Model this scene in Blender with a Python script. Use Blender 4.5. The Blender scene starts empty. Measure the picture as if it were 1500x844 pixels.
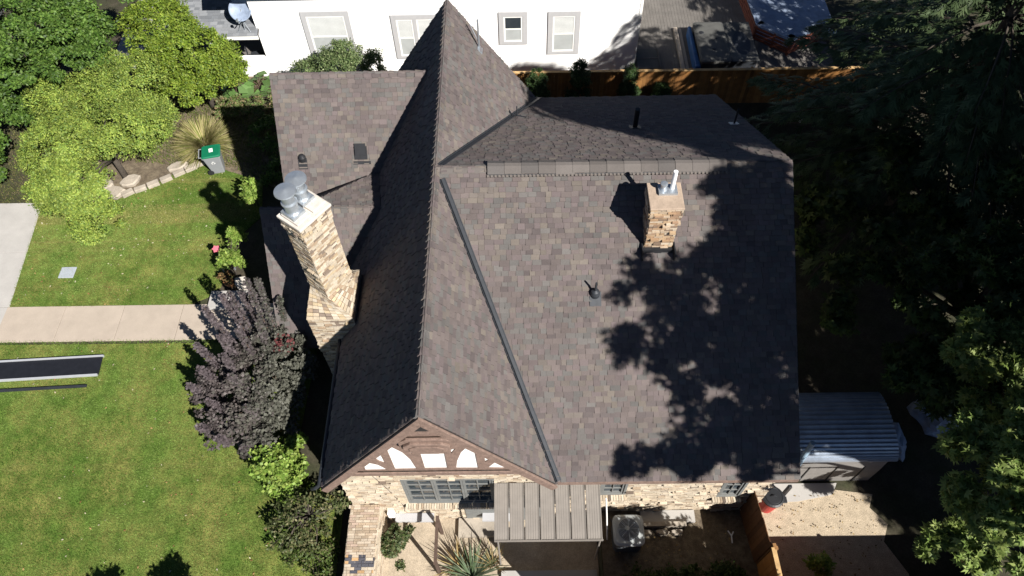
import bpy, bmesh, math, random
import numpy as np
from mathutils import Vector, Matrix

random.seed(7)
rng = np.random.default_rng(11)
scene = bpy.context.scene
C = scene.collection
PI = math.pi

# ------------------------------------------------------------------ camera
cam_d = bpy.data.cameras.new('camera')
cam_d.lens = 26.3064; cam_d.sensor_width = 36; cam_d.clip_start = 0.1; cam_d.clip_end = 2000
cam = bpy.data.objects.new('camera', cam_d); C.objects.link(cam)
cam.matrix_world = Matrix(((0.999819, 0.01474, 0.012002, 0),
                           (-0.005588, 0.831455, -0.555563, 0),
                           (-0.018168, 0.555396, 0.831388, 22.4),
                           (0, 0, 0, 1)))
scene.camera = cam

# ------------------------------------------------------------------ light
SUN = Vector((-1.0, 1.155, -1.31)).normalized()
elev = math.asin(-SUN.z); azim = math.atan2(-SUN.x, -SUN.y)
w = bpy.data.worlds.new('World'); scene.world = w; w.use_nodes = True
nt = w.node_tree
sky = nt.nodes.new('ShaderNodeTexSky'); sky.sky_type = 'NISHITA'; sky.sun_disc = False
sky.sun_elevation = elev; sky.sun_rotation = azim; sky.altitude = 1400; sky.dust_density = 0.1; sky.air_density = 0.45
bg = nt.nodes['Background']; bg.inputs['Strength'].default_value = 0.05
nt.links.new(sky.outputs[0], bg.inputs['Color'])
sd = bpy.data.lights.new('sun', 'SUN'); sd.energy = 5.0; sd.angle = math.radians(0.5); sd.color = (1, 0.955, 0.89)
so = bpy.data.objects.new('sun', sd); C.objects.link(so)
so.rotation_euler = SUN.to_track_quat('-Z', 'Y').to_euler(); so.location = (30, -30, 50)
vs = scene.view_settings
vs.view_transform = 'Standard'; vs.look = 'None'; vs.gamma = 1; vs.use_curve_mapping = False
vs.exposure = 0.95

# ------------------------------------------------------------------ materials
def mat(name, col=(.5, .5, .5), rough=.8, metal=0, tint=None, var=.25, scale=6, fine=0, fscale=120, col2=None, bump=0, bscale=60, spec=.3):
    """principled; base = colour (or face tint) modulated by noise of the thing's own colour"""
    m = bpy.data.materials.new(name); m.use_nodes = True
    n = m.node_tree.nodes; l = m.node_tree.links
    b = n['Principled BSDF']; b.inputs['Roughness'].default_value = rough; b.inputs['Metallic'].default_value = metal
    b.inputs['Specular IOR Level'].default_value = spec
    tc = n.new('ShaderNodeTexCoord')
    def noise(s, det=4):
        q = n.new('ShaderNodeTexNoise'); q.inputs['Scale'].default_value = s; q.inputs['Detail'].default_value = det
        q.inputs['Roughness'].default_value = .6
        l.new(tc.outputs['Object'], q.inputs['Vector']); return q.outputs['Fac']
    if tint:
        a = n.new('ShaderNodeAttribute'); a.attribute_name = 'tint'; cs = a.outputs['Color']
    else:
        r = n.new('ShaderNodeRGB'); r.outputs[0].default_value = (*col, 1); cs = r.outputs[0]
    if col2 is not None:
        mx = n.new('ShaderNodeMix'); mx.data_type = 'RGBA'
        rr = n.new('ShaderNodeMapRange'); rr.inputs[1].default_value = .38; rr.inputs[2].default_value = .64
        l.new(noise(scale), rr.inputs[0]); l.new(rr.outputs[0], mx.inputs[0]); l.new(cs, mx.inputs[6])
        mx.inputs[7].default_value = (*col2, 1); cs = mx.outputs[2]
    def modulate(cs, fac, amt):
        mr = n.new('ShaderNodeMapRange'); mr.inputs[1].default_value = .25; mr.inputs[2].default_value = .75
        mr.inputs[3].default_value = 1 - amt; mr.inputs[4].default_value = 1 + amt
        l.new(fac, mr.inputs[0])
        v = n.new('ShaderNodeVectorMath'); v.operation = 'SCALE'; l.new(cs, v.inputs[0]); l.new(mr.outputs[0], v.inputs['Scale'])
        return v.outputs[0]
    if var: cs = modulate(cs, noise(scale * (1 if col2 is None else 3.1)), var)
    if fine: cs = modulate(cs, noise(fscale, 2), fine)
    l.new(cs, b.inputs['Base Color'])
    if bump:
        bp = n.new('ShaderNodeBump'); bp.inputs['Strength'].default_value = bump; bp.inputs['Distance'].default_value = .02
        l.new(noise(bscale, 5), bp.inputs['Height']); l.new(bp.outputs[0], b.inputs['Normal'])
    return m

def leafmat(name, trans=.3, rough=.55, spec=.3):
    m = bpy.data.materials.new(name); m.use_nodes = True
    n = m.node_tree.nodes; l = m.node_tree.links
    b = n['Principled BSDF']; b.inputs['Roughness'].default_value = rough; b.inputs['Specular IOR Level'].default_value = spec
    a = n.new('ShaderNodeAttribute'); a.attribute_name = 'tint'
    t = n.new('ShaderNodeBsdfTranslucent'); mx = n.new('ShaderNodeMixShader'); mx.inputs[0].default_value = trans
    l.new(a.outputs['Color'], b.inputs['Base Color']); l.new(a.outputs['Color'], t.inputs['Color'])
    l.new(b.outputs[0], mx.inputs[1]); l.new(t.outputs[0], mx.inputs[2]); l.new(mx.outputs[0], n['Material Output'].inputs[0])
    return m

M = dict(
    shingle=mat('asphalt_shingle', tint=1, rough=.93, var=.13, scale=1.3, fine=.22, fscale=90, bump=.25, bscale=140, spec=.2),
    brick=mat('old_brick', tint=1, rough=.9, var=.16, scale=5, fine=.2, fscale=60, bump=.5, bscale=40, spec=.15),
    mortar=mat('mortar', (.40, .35, .28), .95, var=.2, scale=8, fine=.15),
    timber=mat('brown_timber', (.185, .128, .104), .8, var=.3, scale=7, fine=.25, fscale=40, bump=.3),
    plaster=mat('white_plaster', (.78, .77, .74), .85, var=.06, scale=4),
    siding=mat('white_siding', (.80, .80, .79), .6, var=.03, scale=3),
    trim=mat('grey_trim', (.40, .40, .41), .6, var=.05),
    whitepaint=mat('white_paint', (.78, .78, .76), .5, var=.04),
    blind=mat('window_blind', (.36, .38, .38), .5, var=.12, scale=2),
    glass=mat('dark_glass', (.03, .04, .05), .06, spec=.6, var=.3, scale=2),
    darkframe=mat('grey_window_frame', (.16, .165, .16), .6, var=.15),
    concrete=mat('concrete', (.37, .355, .335), .9, var=.12, scale=1.2, fine=.12, fscale=70, bump=.15),
    walkc=mat('pale_concrete', (.37, .315, .26), .9, var=.1, scale=1.5, fine=.12, fscale=60, bump=.15),
    capc=mat('chimney_cap_mortar', (.52, .48, .43), .9, var=.18, scale=5, fine=.1, bump=.3),
    galv=mat('galvanised_metal', (.42, .46, .50), .42, .7, var=.15, scale=6),
    flash=mat('valley_metal', (.032, .036, .043), .5, .2, var=.2, scale=8, spec=.4),
    black=mat('black_metal', (.018, .019, .022), .5, var=.2, spec=.4),
    awn=mat('awning_panel', (.205, .185, .165), .6, var=.1, scale=3, fine=.08, spec=.25),
    cedarw=mat('cedar_fence_boards', tint=1, rough=.8, var=.25, scale=4, fine=.2, fscale=40),
    whitepipe=mat('white_pvc', (.75, .76, .78), .4, var=.03),
    soil=mat('soil', (.10, .078, .055), .95, var=.35, scale=3, fine=.4, fscale=45, col2=(.16, .13, .09), bump=.8, bscale=30),
    gravel=mat('tan_gravel', (.40, .33, .24), .95, var=.2, scale=5, fine=.45, fscale=40, bump=.9, bscale=50),
    patio=mat('dirt_patio', (.36, .30, .225), .95, var=.22, scale=2.5, fine=.25, fscale=30, bump=.5),
    lawn=mat('lawn_turf', (.075, .125, .022), .9, var=.4, scale=.9, fine=.5, fscale=40, col2=(.16, .16, .045), bump=.8, bscale=40, spec=.1),
    deckw=mat('weathered_deck', (.13, .12, .11), .85, var=.2, scale=2, fine=.15, fscale=20),
    cover=mat('hot_tub_cover', (.085, .085, .08), .7, var=.2, scale=3, fine=.1),
    dirt=mat('dirt_on_cover', (.14, .11, .07), .9, var=.3, scale=12),
    blue=mat('blue_tarp', (.03, .10, .26), .5, var=.25, scale=5),
    bluegrey=mat('pale_blue_tarp', (.22, .27, .36), .5, var=.3, scale=4),
    redwood=mat('red_stained_wood', (.17, .055, .035), .75, var=.3, scale=6),
    binbody=mat('grey_bin_plastic', (.22, .23, .24), .5, var=.06),
    binlid=mat('green_bin_lid', (.005, .13, .065), .45, var=.12),
    red=mat('red_can', (.42, .03, .03), .45, var=.1),
    acbody=mat('ac_beige_grey', (.34, .36, .36), .5, var=.06),
    acgrille=mat('ac_grille', (.10, .11, .12), .5, .3, var=.15),
    steel=mat('corrugated_steel', (.30, .34, .40), .36, .35, var=.25, scale=2.5),
    greywall=mat('shed_grey_wall', (.19, .18, .17), .8, var=.12),
    tube=mat('blue_grey_tube', (.24, .34, .43), .45, var=.1),
    stone=mat('border_stone', (.33, .29, .24), .9, var=.25, scale=3, fine=.2, bump=.6, bscale=12),
    bark=mat('bark', (.06, .05, .04), .95, var=.35, scale=9, bump=.8, bscale=20),
    stem=mat('brown_stem', (.09, .06, .045), .9, var=.3, scale=9),
    darkpanel=mat('black_sheet', (.012, .013, .017), .45, var=.2, spec=.4),
    alu=mat('aluminium_edge', (.55, .57, .6), .4, .4, var=.05),
    slate=mat('grey_shingle', tint=1, rough=.9, var=.1, scale=2, fine=.15, fscale=60),
    pink=mat('pink_petal', (.50, .12, .16), .6, var=.1),
    pot=mat('terracotta', (.42, .20, .09), .8, var=.15),
    globe=mat('white_globe', (.75, .78, .82), .3, var=.02),
    valvebox=mat('valve_box_lid', (.33, .36, .40), .7, var=.06),
    ground=mat('dry_ground', (.055, .045, .032), .95, var=.3, scale=.8, fine=.3, fscale=20, col2=(.035, .038, .018), bump=.6),
    road=mat('asphalt_road', (.06, .06, .062), .9, var=.15, scale=2, fine=.2),
    leaf=leafmat('leaf', .3), leafdry=leafmat('dry_blade', .2, .7, .1), needle=leafmat('needle', .12, .6, .2),
    grass=leafmat('grass_blade', .25, .7, .1),
)

# ------------------------------------------------------------------ builders
class MB:
    def __init__(s): s.v = []; s.f = []; s.c = []
    def face(s, pts, col=(.5, .5, .5)):
        i = len(s.v); s.v += [tuple(p) for p in pts]; s.f.append(tuple(range(i, i + len(pts)))); s.c.append(col)
    def prism(s, poly, vec, col=(.5, .5, .5)):
        """closed solid from a 3-D polygon pushed along vec"""
        n = len(poly); i = len(s.v); vec = Vector(vec)
        s.v += [tuple(p) for p in poly] + [tuple(Vector(p) + vec) for p in poly]
        s.f.append(tuple(range(i, i + n))[::-1]); s.f.append(tuple(range(i + n, i + 2 * n)))
        for k in range(n):
            j = (k + 1) % n; s.f.append((i + k, i + j, i + n + j, i + n + k))
        s.c += [col] * (n + 2)
    def box(s, c, d, rz=0, col=(.5, .5, .5), ax=None):
        """c = centre, d = full sizes; ax = optional (x, y, z) axes"""
        c = Vector(c)
        if ax is None:
            cz, sz = math.cos(rz), math.sin(rz); ax = (Vector((cz, sz, 0)), Vector((-sz, cz, 0)), Vector((0, 0, 1)))
        X, Y, Z = (Vector(a) * (k / 2) for a, k in zip(ax, d))
        s.prism([c - X - Y - Z, c + X - Y - Z, c + X + Y - Z, c - X + Y - Z], Z * 2, col)
    def span(s, lo, hi, col=(.5, .5, .5)):
        s.box([(a + b) / 2 for a, b in zip(lo, hi)], [b - a for a, b in zip(lo, hi)], 0, col)
    def tube(s, pts, rad, n=8, col=(.5, .5, .5), cap=True):
        pts = [Vector(p) for p in pts]
        if not hasattr(rad, '__len__'): rad = [rad] * len(pts)
        base = len(s.v); ref = None
        for k, p in enumerate(pts):
            t = (pts[min(k + 1, len(pts) - 1)] - pts[max(k - 1, 0)]).normalized()
            if ref is None: ref = Vector((0, 0, 1)) if abs(t.z) < .9 else Vector((1, 0, 0))
            a = t.cross(ref).normalized(); b = t.cross(a)
            ref = a.cross(t)
            for q in range(n):
                an = 2 * PI * q / n; s.v.append(tuple(p + (a * math.cos(an) + b * math.sin(an)) * rad[k]))
        for k in range(len(pts) - 1):
            for q in range(n):
                r = (q + 1) % n
                s.f.append((base + k * n + q, base + k * n + r, base + (k + 1) * n + r, base + (k + 1) * n + q)); s.c.append(col)
        if cap:
            s.f.append(tuple(range(base, base + n))); e = base + (len(pts) - 1) * n
            s.f.append(tuple(range(e, e + n))[::-1]); s.c += [col, col]
    def lathe(s, c, prof, n=20, col=(.5, .5, .5), ax=None):
        """prof = [(r, z)...] revolved round the z axis through c (or given axes)"""
        c = Vector(c); X, Y, Z = [Vector(a) for a in (ax or ((1, 0, 0), (0, 1, 0), (0, 0, 1)))]
        b = len(s.v)
        for r, z in prof:
            for q in range(n):
                an = 2 * PI * q / n; s.v.append(tuple(c + X * r * math.cos(an) + Y * r * math.sin(an) + Z * z))
        for k in range(len(prof) - 1):
            for q in range(n):
                r = (q + 1) % n; s.f.append((b + k * n + q, b + k * n + r, b + (k + 1) * n + r, b + (k + 1) * n + q)); s.c.append(col)
        s.f.append(tuple(range(b, b + n))[::-1]); e = b + (len(prof) - 1) * n; s.f.append(tuple(range(e, e + n))); s.c += [col, col]
    def build(s, name, m, parent=None, smooth=False, bevel=0):
        me = bpy.data.meshes.new(name); me.from_pydata(s.v, [], s.f); me.update()
        at = me.attributes.new('tint', 'FLOAT_COLOR', 'FACE')
        at.data.foreach_set('color', np.array([(*c, 1) for c in s.c], dtype=np.float32).ravel())
        bm = bmesh.new(); bm.from_mesh(me); bmesh.ops.recalc_face_normals(bm, faces=bm.faces); bm.to_mesh(me); bm.free()
        return link(name, me, m, parent, smooth, bevel)

def link(name, me, m, parent=None, smooth=False, bevel=0):
    o = bpy.data.objects.new(name, me); C.objects.link(o)
    me.materials.append(M[m] if isinstance(m, str) else m)
    if smooth: me.polygons.foreach_set('use_smooth', [True] * len(me.polygons))
    if bevel:
        b = o.modifiers.new('bevel', 'BEVEL'); b.width = bevel; b.segments = 2; b.limit_method = 'ANGLE'
    if parent is not None: o.parent = parent; o.matrix_parent_inverse = Matrix.Translation(-parent.location)
    return o

def npmesh(name, V, F, tint, m, parent=None):
    """V (n,3); F (k,q) equal-sided faces; tint (k,3)"""
    me = bpy.data.meshes.new(name); k, q = F.shape
    me.vertices.add(len(V)); me.vertices.foreach_set('co', V.astype(np.float32).ravel())
    me.loops.add(k * q); me.loops.foreach_set('vertex_index', F.astype(np.int32).ravel())
    me.polygons.add(k); me.polygons.foreach_set('loop_start', np.arange(0, k * q, q, dtype=np.int32))
    me.update(calc_edges=True)
    at = me.attributes.new('tint', 'FLOAT_COLOR', 'FACE')
    at.data.foreach_set('color', np.c_[tint, np.ones(k)].astype(np.float32).ravel())
    return link(name, me, m, parent)

def tag(o, label, cat, group=None):
    o['label'] = label; o['category'] = cat
    if group: o['group'] = group
    return o
def thing(name, label, cat, loc=(0, 0, 0), group=None):
    o = bpy.data.objects.new(name, None); C.objects.link(o); o.location = loc; o.empty_display_size = .2
    return tag(o, label, cat, group)
def structure(o, kind='structure'): o['kind'] = kind; return o
def copy_thing(o, loc, rz, label):
    r = o.copy(); C.objects.link(r); r.location = loc; r.rotation_euler.z = rz; r['label'] = label
    for ch in o.children:
        c = ch.copy(); C.objects.link(c); c.parent = r
        for g in ch.children:
            d = g.copy(); C.objects.link(d); d.parent = c
    return r
def lin(c): return tuple(((x / 255) / 12.92 if x / 255 <= .04045 else ((x / 255 + .055) / 1.055) ** 2.4) for x in c)
def jit(c, a=.15):
    k = 1 + random.uniform(-a, a); return tuple(max(0, x * k) for x in c)

def clip(poly, inside, inter):
    out = []
    for i, p in enumerate(poly):
        q = poly[(i + 1) % len(poly)]; a, b = inside(p), inside(q)
        if a: out.append(p)
        if a != b: out.append(inter(p, q))
    return out
def clip_convex(poly, conv):
    """both 2-D, conv counter-clockwise"""
    for i in range(len(conv)):
        if not poly: return poly
        a, b = conv[i], conv[(i + 1) % len(conv)]
        ex, ey = b[0] - a[0], b[1] - a[1]
        d = lambda p: ex * (p[1] - a[1]) - ey * (p[0] - a[0])
        def inter(p, q):
            dp, dq = d(p), d(q); t = dp / (dp - dq); return (p[0] + t * (q[0] - p[0]), p[1] + t * (q[1] - p[1]))
        poly = clip(poly, lambda p: d(p) >= 0, inter)
    return poly

# ------------------------------------------------------------------ the ground and paving
def sheet(name, pts, z, m, dz=.2):
    b = MB(); b.prism([(x, y, z - dz) for x, y in pts], (0, 0, dz)); return structure(b.build(name, m))

# one ground sheet with the sunken patio pressed into it
PX0, PX1, PY0, PY1, PZ = -4.35, 2.2, 2.5, 7.2, -.62
xs = sorted(set(list(np.linspace(-400, 400, 21)) + list(np.linspace(-40, 40, 41)) + [PX0 - .02, PX0 + .02, PX1 - .02, PX1 + .02]))
ys = sorted(set(list(np.linspace(-400, 400, 21)) + list(np.linspace(-40, 60, 51)) + [PY0 - .02, PY0 + .02, PY1 - .02, PY1 + .02]))
b = MB()
gz = lambda x, y: PZ - .02 if (PX0 < x < PX1 and PY0 < y < PY1) else -.02
for i in range(len(xs) - 1):
    for j in range(len(ys) - 1):
        q = [(xs[i], ys[j]), (xs[i + 1], ys[j]), (xs[i + 1], ys[j + 1]), (xs[i], ys[j + 1])]
        b.face([(x, y, gz(x, y)) for x, y in q])
structure(b.build('ground', 'ground'))
sheet('patio', [(PX0 + .03, PY0 + .03), (PX1 - .03, PY0 + .03), (PX1 - .03, 7.0), (PX0 + .03, 7.0)], PZ, 'patio', .01)
sheet('gravel', [(7.0, 2.0), (10.7, 2.0), (10.9, 5.0), (10.45, 5.9), (10.7, 6.4), (10.3, 6.9), (10.5, 7.3), (9.4, 7.45), (7.0, 7.5)], .0, 'gravel', .015)
sheet('side_yard', [(2.25, 2.0), (6.95, 2.0), (6.95, 7.0), (2.25, 7.0)], .0, 'soil', .015)
sheet('lawn', [(-40, 1.5), (-5.45, 1.5), (-5.45, 7.2), (-7.2, 8.3), (-7.0, 12.85), (-40, 12.98)], .012, 'lawn', .03)
UL = [(-18.38, 14.43), (-11.9, 14.43), (-11.3, 14.75), (-10.9, 15.2), (-10.9, 17.2), (-10.0, 18.5), (-10.3, 20.3), (-11.9, 20.9), (-12.9, 21.35), (-14.2, 20.6), (-15.3, 19.75), (-16.4, 19.2), (-18.9, 19.3)]
sheet('lawn', UL, .012, 'lawn', .03)
sheet('planting_bed', [(-18.9, 19.3), (-16.4, 19.2), (-15.3, 19.75), (-14.2, 20.6), (-12.9, 21.35), (-11.9, 20.9), (-10.3, 20.3), (-7.3, 18.3), (-7.3, 26.4), (-18.9, 27)], .0, 'soil', .015)
b = MB()
for k in range(5):
    x0 = -18.42 + 2.12 * k; x1 = min(x0 + 2.105, -7.6); b.prism([(x0, 13.0, -.1), (x1, 13.0, -.1), (x1, 14.45, -.1), (x0, 14.45, -.1)], (0, 0, .13))
structure(b.build('walkway', 'walkc', bevel=.008))
b = MB()
for k in range(7):
    y0 = 2.2 + 2.45 * k; y1 = y0 + 2.435; e = lambda y: -18.2 - .1 * (y - 13)
    b.prism([(-22.5, y0, -.1), (e(y0) - .02, y0, -.1), (e(y1) - .02, y1, -.1), (-22.5, y1, -.1)], (0, 0, .125))
structure(b.build('pavement', 'concrete', bevel=.008))
sheet('driveway', [(-18.6, 27.2), (-16.4, 27.2), (-16.4, 45), (-18.6, 45)], .0, 'concrete', .02)
sheet('road', [(-36, -60), (-25, -60), (-25, 120), (-36, 120)], -.005, 'road', .01)

def blades(n, pts_fn, h, wd, cols, name, m='grass', lean=.5):
    P = pts_fn(n); n = len(P)
    a = rng.uniform(0, 2 * PI, n); hh = h * rng.uniform(.6, 1.3, n); ww = wd * rng.uniform(.6, 1.3, n)
    dx = np.c_[np.cos(a), np.sin(a), np.zeros(n)] * ww[:, None] / 2
    la = rng.uniform(0, 2 * PI, n); L = np.c_[np.cos(la), np.sin(la), np.zeros(n)] * (lean * hh * rng.uniform(.2, 1.4, n))[:, None]
    T = P + L; T[:, 2] += hh
    V = np.stack([P - dx, P + dx, T], 1).reshape(-1, 3); F = np.arange(3 * n).reshape(n, 3)
    c = cols(P)
    return npmesh(name, V, F, c, m)
def inpoly(P, poly):
    x, y = P[:, 0], P[:, 1]; r = np.zeros(len(P), bool); j = len(poly) - 1
    for i in range(len(poly)):
        xi, yi = poly[i]; xj, yj = poly[j]
        r ^= ((yi > y) != (yj > y)) & (x < (xj - xi) * (y - yi) / (yj - yi + 1e-12) + xi); j = i
    return r
_W = [(rng.normal(0, 1, 2) * s, rng.uniform(0, 6.28), w_) for s, w_ in ((.35, 1), (.35, 1), (.8, .8), (.8, .8), (1.7, .6), (1.7, .6), (3.5, .6), (3.5, .6), (7, .6), (11, .5))]
def fld(P): return sum(w_ * np.sin(P[:, :2] @ k * 2 + ph) for k, ph, w_ in _W) / 2.6
def lawn_cols(P):
    t = np.clip(fld(P) * .75 + .5 + rng.normal(0, .27, len(P)), 0, 1)[:, None]
    g1, g2, g3 = np.array((.072, .150, .022)), np.array((.190, .275, .068)), np.array((.30, .255, .11))
    c = g1 + (g2 - g1) * t
    d = np.clip((fld(P[:, ::-1] * 1.3) - .42) * 1.3 + (rng.random(len(P)) < .06) * .5, 0, .75)[:, None]
    return (c * (1 - d) + g3 * d) * rng.uniform(.75, 1.2, (len(P), 1))
LL = [(-20.5, 4.0), (-5.5, 4.0), (-5.5, 7.0), (-7.2, 8.3), (-7.0, 12.9), (-8.5, 13.03), (-18.15, 13.03)]
def lawn_pts(poly):
    def f(n):
        p = np.array(poly); lo, hi = p.min(0), p.max(0)
        P = rng.uniform(lo, hi, (n, 2)); P = P[inpoly(P, poly)]
        return np.c_[P, np.full(len(P), .01)]
    return f
structure(blades(190000, lawn_pts(LL), .05, .016, lawn_cols, 'lawn_grass', 'grass', .9), 'stuff')
structure(blades(100000, lawn_pts(UL), .05, .016, lawn_cols, 'lawn_grass', 'grass', .9), 'stuff')
BED = [(-16.2, 21.5), (-14.0, 21.2), (-12.9, 21.6), (-11.9, 21.1), (-10.3, 20.4), (-7.5, 18.5), (-7.5, 26.3), (-16.2, 26.3)]
structure(blades(26000, lawn_pts(BED), .13, .03, lambda P: np.array([(.10, .13, .03), (.07, .11, .02), (.22, .19, .09), (.14, .16, .05)])[rng.integers(0, 4, len(P))] * rng.uniform(.7, 1.2, (len(P), 1)), 'ground_cover', 'grass', 1.0), 'stuff')
VERGE = [(-24, 19.3), (-18.9, 19.3), (-17.5, 21), (-17.5, 27), (-24, 27)]
structure(blades(26000, lawn_pts(VERGE), .07, .02, lambda P: np.array([(.12, .14, .04), (.09, .12, .03), (.26, .22, .10)])[rng.integers(0, 3, len(P))] * rng.uniform(.7, 1.2, (len(P), 1)), 'dry_grass', 'grass', .9), 'stuff')
# fallen leaves lying on the lawn
def flakes(n, polys, cols, name, s=.045):
    P = np.concatenate([lawn_pts(p)(n) for p in polys]); P[:, 2] = .05; n = len(P); a = rng.uniform(0, 6.28, n)
    sz = s * rng.uniform(.5, 1.5, n)[:, None]
    d1 = np.c_[np.cos(a), np.sin(a), rng.uniform(-.3, .3, n)] * sz; d2 = np.c_[-np.sin(a), np.cos(a), rng.uniform(-.3, .3, n)] * sz * .55
    V = np.stack([P - d1, P + d2, P + d1, P - d2], 1).reshape(-1, 3)
    cc = np.array(cols)[rng.integers(0, len(cols), n)]
    return structure(npmesh(name, V, np.arange(4 * n).reshape(n, 4), cc, 'leafdry'), 'stuff')
flakes(260, [LL, UL], [(.45, .40, .27), (.35, .24, .10), (.5, .46, .33), (.25, .13, .06)], 'fallen_leaves', .034)
flakes(150, [[(7.1, 4.6), (10.4, 4.6), (10.4, 7.3), (7.1, 7.3)], [(2.4, 4.6), (6.3, 4.6), (6.3, 6.6), (2.4, 6.6)]], [(.30, .22, .10), (.20, .13, .06), (.12, .09, .05)], 'yard_litter', .03)

# ------------------------------------------------------------------ brown shingled Tudor house
house = thing('tudor_house', 'brick Tudor house with brown shingle roof, steep front gable and two brick chimneys', 'house', (0, 0, 0))
XR, HR, SL = -2.197, 7.9, 1.45          # gable ridge x, ridge height, steep slope
GW, ZE = 3.028, 3.507
YG, YB = 6.513, 20.66
RY, EY, XW, ZB = 13.534, 6.58, 7.115, 3.76
PAL = [(0.1126, 0.0945, 0.0906), (0.1212, 0.1008, 0.0959), (0.1041, 0.0882, 0.0863), (0.1126, 0.105, 0.1002), (0.1041, 0.0987, 0.0949), (0.136, 0.1176, 0.1023), (0.1275, 0.1103, 0.0992), (0.0935, 0.0788, 0.0779), (0.119, 0.0977, 0.097)]
PW = [5, 5, 4, 3, 3, 1.0, 2, 2, 4]
def shingles(name, pts, parent, ex=.137, pal=PAL, m='shingle', wmin=.13, wmax=.27, under=.09, hi=.036):
    """pts: planar convex polygon, pts[0]->pts[1] runs along the eave direction, counter-clockwise seen from above the roof"""
    P = [Vector(p) for p in pts]
    n = (P[1] - P[0]).cross(P[2] - P[0]).normalized()
    u = Vector((-n.y, n.x, 0)).normalized(); v = n.cross(u)            # v runs up the slope
    O = P[0]
    uv = [((p - O).dot(u), (p - O).dot(v)) for p in P]
    u0, u1 = min(a for a, _ in uv), max(a for a, _ in uv); v0, v1 = min(q for _, q in uv), max(q for _, q in uv)
    b = MB()
    b.prism([O + u * a + v * q - n * under for a, q in uv], n * (under - .004), (.05, .042, .04))
    ph1, ph2 = random.uniform(0, 9), random.uniform(0, 9)
    k = -1; vv = v0
    while vv < v1:
        a = u0 - random.uniform(0, wmax); high = random.random() < .5
        while a < u1:
            wd = random.uniform(wmin, wmax); high = not high
            st = random.choice((0, 0, .012, .03)) if high else random.uniform(-.004, .01)
            lo, up = vv - st, vv + ex + .03
            if vv == v0: lo = vv - .012
            poly = clip_convex([(a, lo), (a + wd - .004, lo), (a + wd - .004, up), (a, up)], [(q[0] , q[1] - (.012 if q[1] < v0 + 1e-6 else 0)) for q in uv])
            if len(poly) > 2:
                h0 = hi if high else hi * .5
                hgt = lambda q: .003 + h0 * max(0, (up - q[1]) / (up - lo))
                top = [O + u * q[0] + v * q[1] + n * hgt(q) for q in poly]; bot = [O + u * q[0] + v * q[1] - n * .003 for q in poly]
                i = len(b.v); m_ = len(poly)
                band = .5 + .5 * math.sin(a * .8 + ph1) * math.sin(vv * .9 + ph2)
                wt = [w_ * (1 + (3.0 * max(0, band - .35) if i_ in (5, 6) else 0) + (1.6 * max(0, .5 - band) if i_ in (3, 4) else 0)) for i_, w_ in enumerate(PW)] if pal is PAL else None
                c = random.choices(pal, wt)[0]
                g = (.97 + .06 * band) * random.uniform(.88, 1.12); c = tuple(x * g for x in c)
                b.v += [tuple(p) for p in top] + [tuple(p) for p in bot]
                b.f.append(tuple(range(i, i + m_))); b.c.append(c)
                for q in range(m_):
                    r = (q + 1) % m_; b.f.append((i + r, i + q, i + m_ + q, i + m_ + r)); b.c.append(tuple(x * .8 for x in c))
            a += wd
        vv += ex
    me = bpy.data.meshes.new(name); me.from_pydata(b.v, [], b.f); me.update()
    at = me.attributes.new('tint', 'FLOAT_COLOR', 'FACE'); at.data.foreach_set('color', np.array([(*c, 1) for c in b.c], dtype=np.float32).ravel())
    return link(name, me, m, parent)

def caps(name, p0, p1, s1, s2, parent, wd=.15, ex=.2, pal=PAL, h=.045):
    """folded ridge caps from p0 to p1; s1, s2 = directions down either slope"""
    p0, p1, s1, s2 = Vector(p0), Vector(p1), Vector(s1).normalized(), Vector(s2).normalized()
    L = (p1 - p0).length; t = (p1 - p0) / L; up = -(s1 + s2).normalized(); b = MB()
    k = int(L / ex)
    n1, n2 = t.cross(s1).normalized(), t.cross(s2).normalized()
    if n1.dot(up) < 0: n1 = -n1
    if n2.dot(up) < 0: n2 = -n2
    for i in range(k):
        a, c = p0 + t * (L * i / k), p0 + t * min(L, L * (i + 1) / k + .05)
        ha, hc = h * random.uniform(.85, 1.25), h * .3
        w_ = wd * random.uniform(.94, 1.08); col = jit(random.choice(pal), .12)
        rd = .055
        ring = lambda q, hh: [q + s1 * w_, q + s1 * w_ + n1 * hh, q + s1 * rd + n1 * hh * .9, q + s2 * rd + n2 * hh * .9, q + s2 * w_ + n2 * hh, q + s2 * w_]
        A_, B2 = ring(a, ha), ring(c, hc)
        for q in range(5): b.face([A_[q], A_[q + 1], B2[q + 1], B2[q]], col)
        b.face([A_[0], A_[1], A_[2], A_[3], A_[4], A_[5]], jit(col, .1))
    return b.build(name, 'shingle', parent)

gz_ = lambda x: HR - SL * abs(x - XR)
VX = XR + GW                                                    # valley foot
rear_s = (HR - ZB) / (YB - RY)
# rear valley foot: gable plane meets rear slope at the rear eave line
xrv = XR + (HR - ZB) / SL
shingles('roof_slope', [(VX, EY, ZE), (XW, EY, ZE), (XW, RY, HR), (XR, RY, HR)], house)
shingles('roof_slope', [(XW, YB, ZB), (xrv, YB, ZB), (XR, RY, HR), (XW, RY, HR)], house, hi=.03)
shingles('roof_slope', [(VX, YG, ZE), (VX, EY + .05, ZE), (XR, RY, HR), (XR, YG, HR)], house)
shingles('roof_slope', [(XR, RY, HR), (xrv, YB, ZB), (XR, YB, HR)], house)
shingles('roof_slope', [(XR - GW, YB, ZE), (XR - GW, YG, ZE), (XR, YG, HR), (XR, YB, HR)], house)
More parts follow.
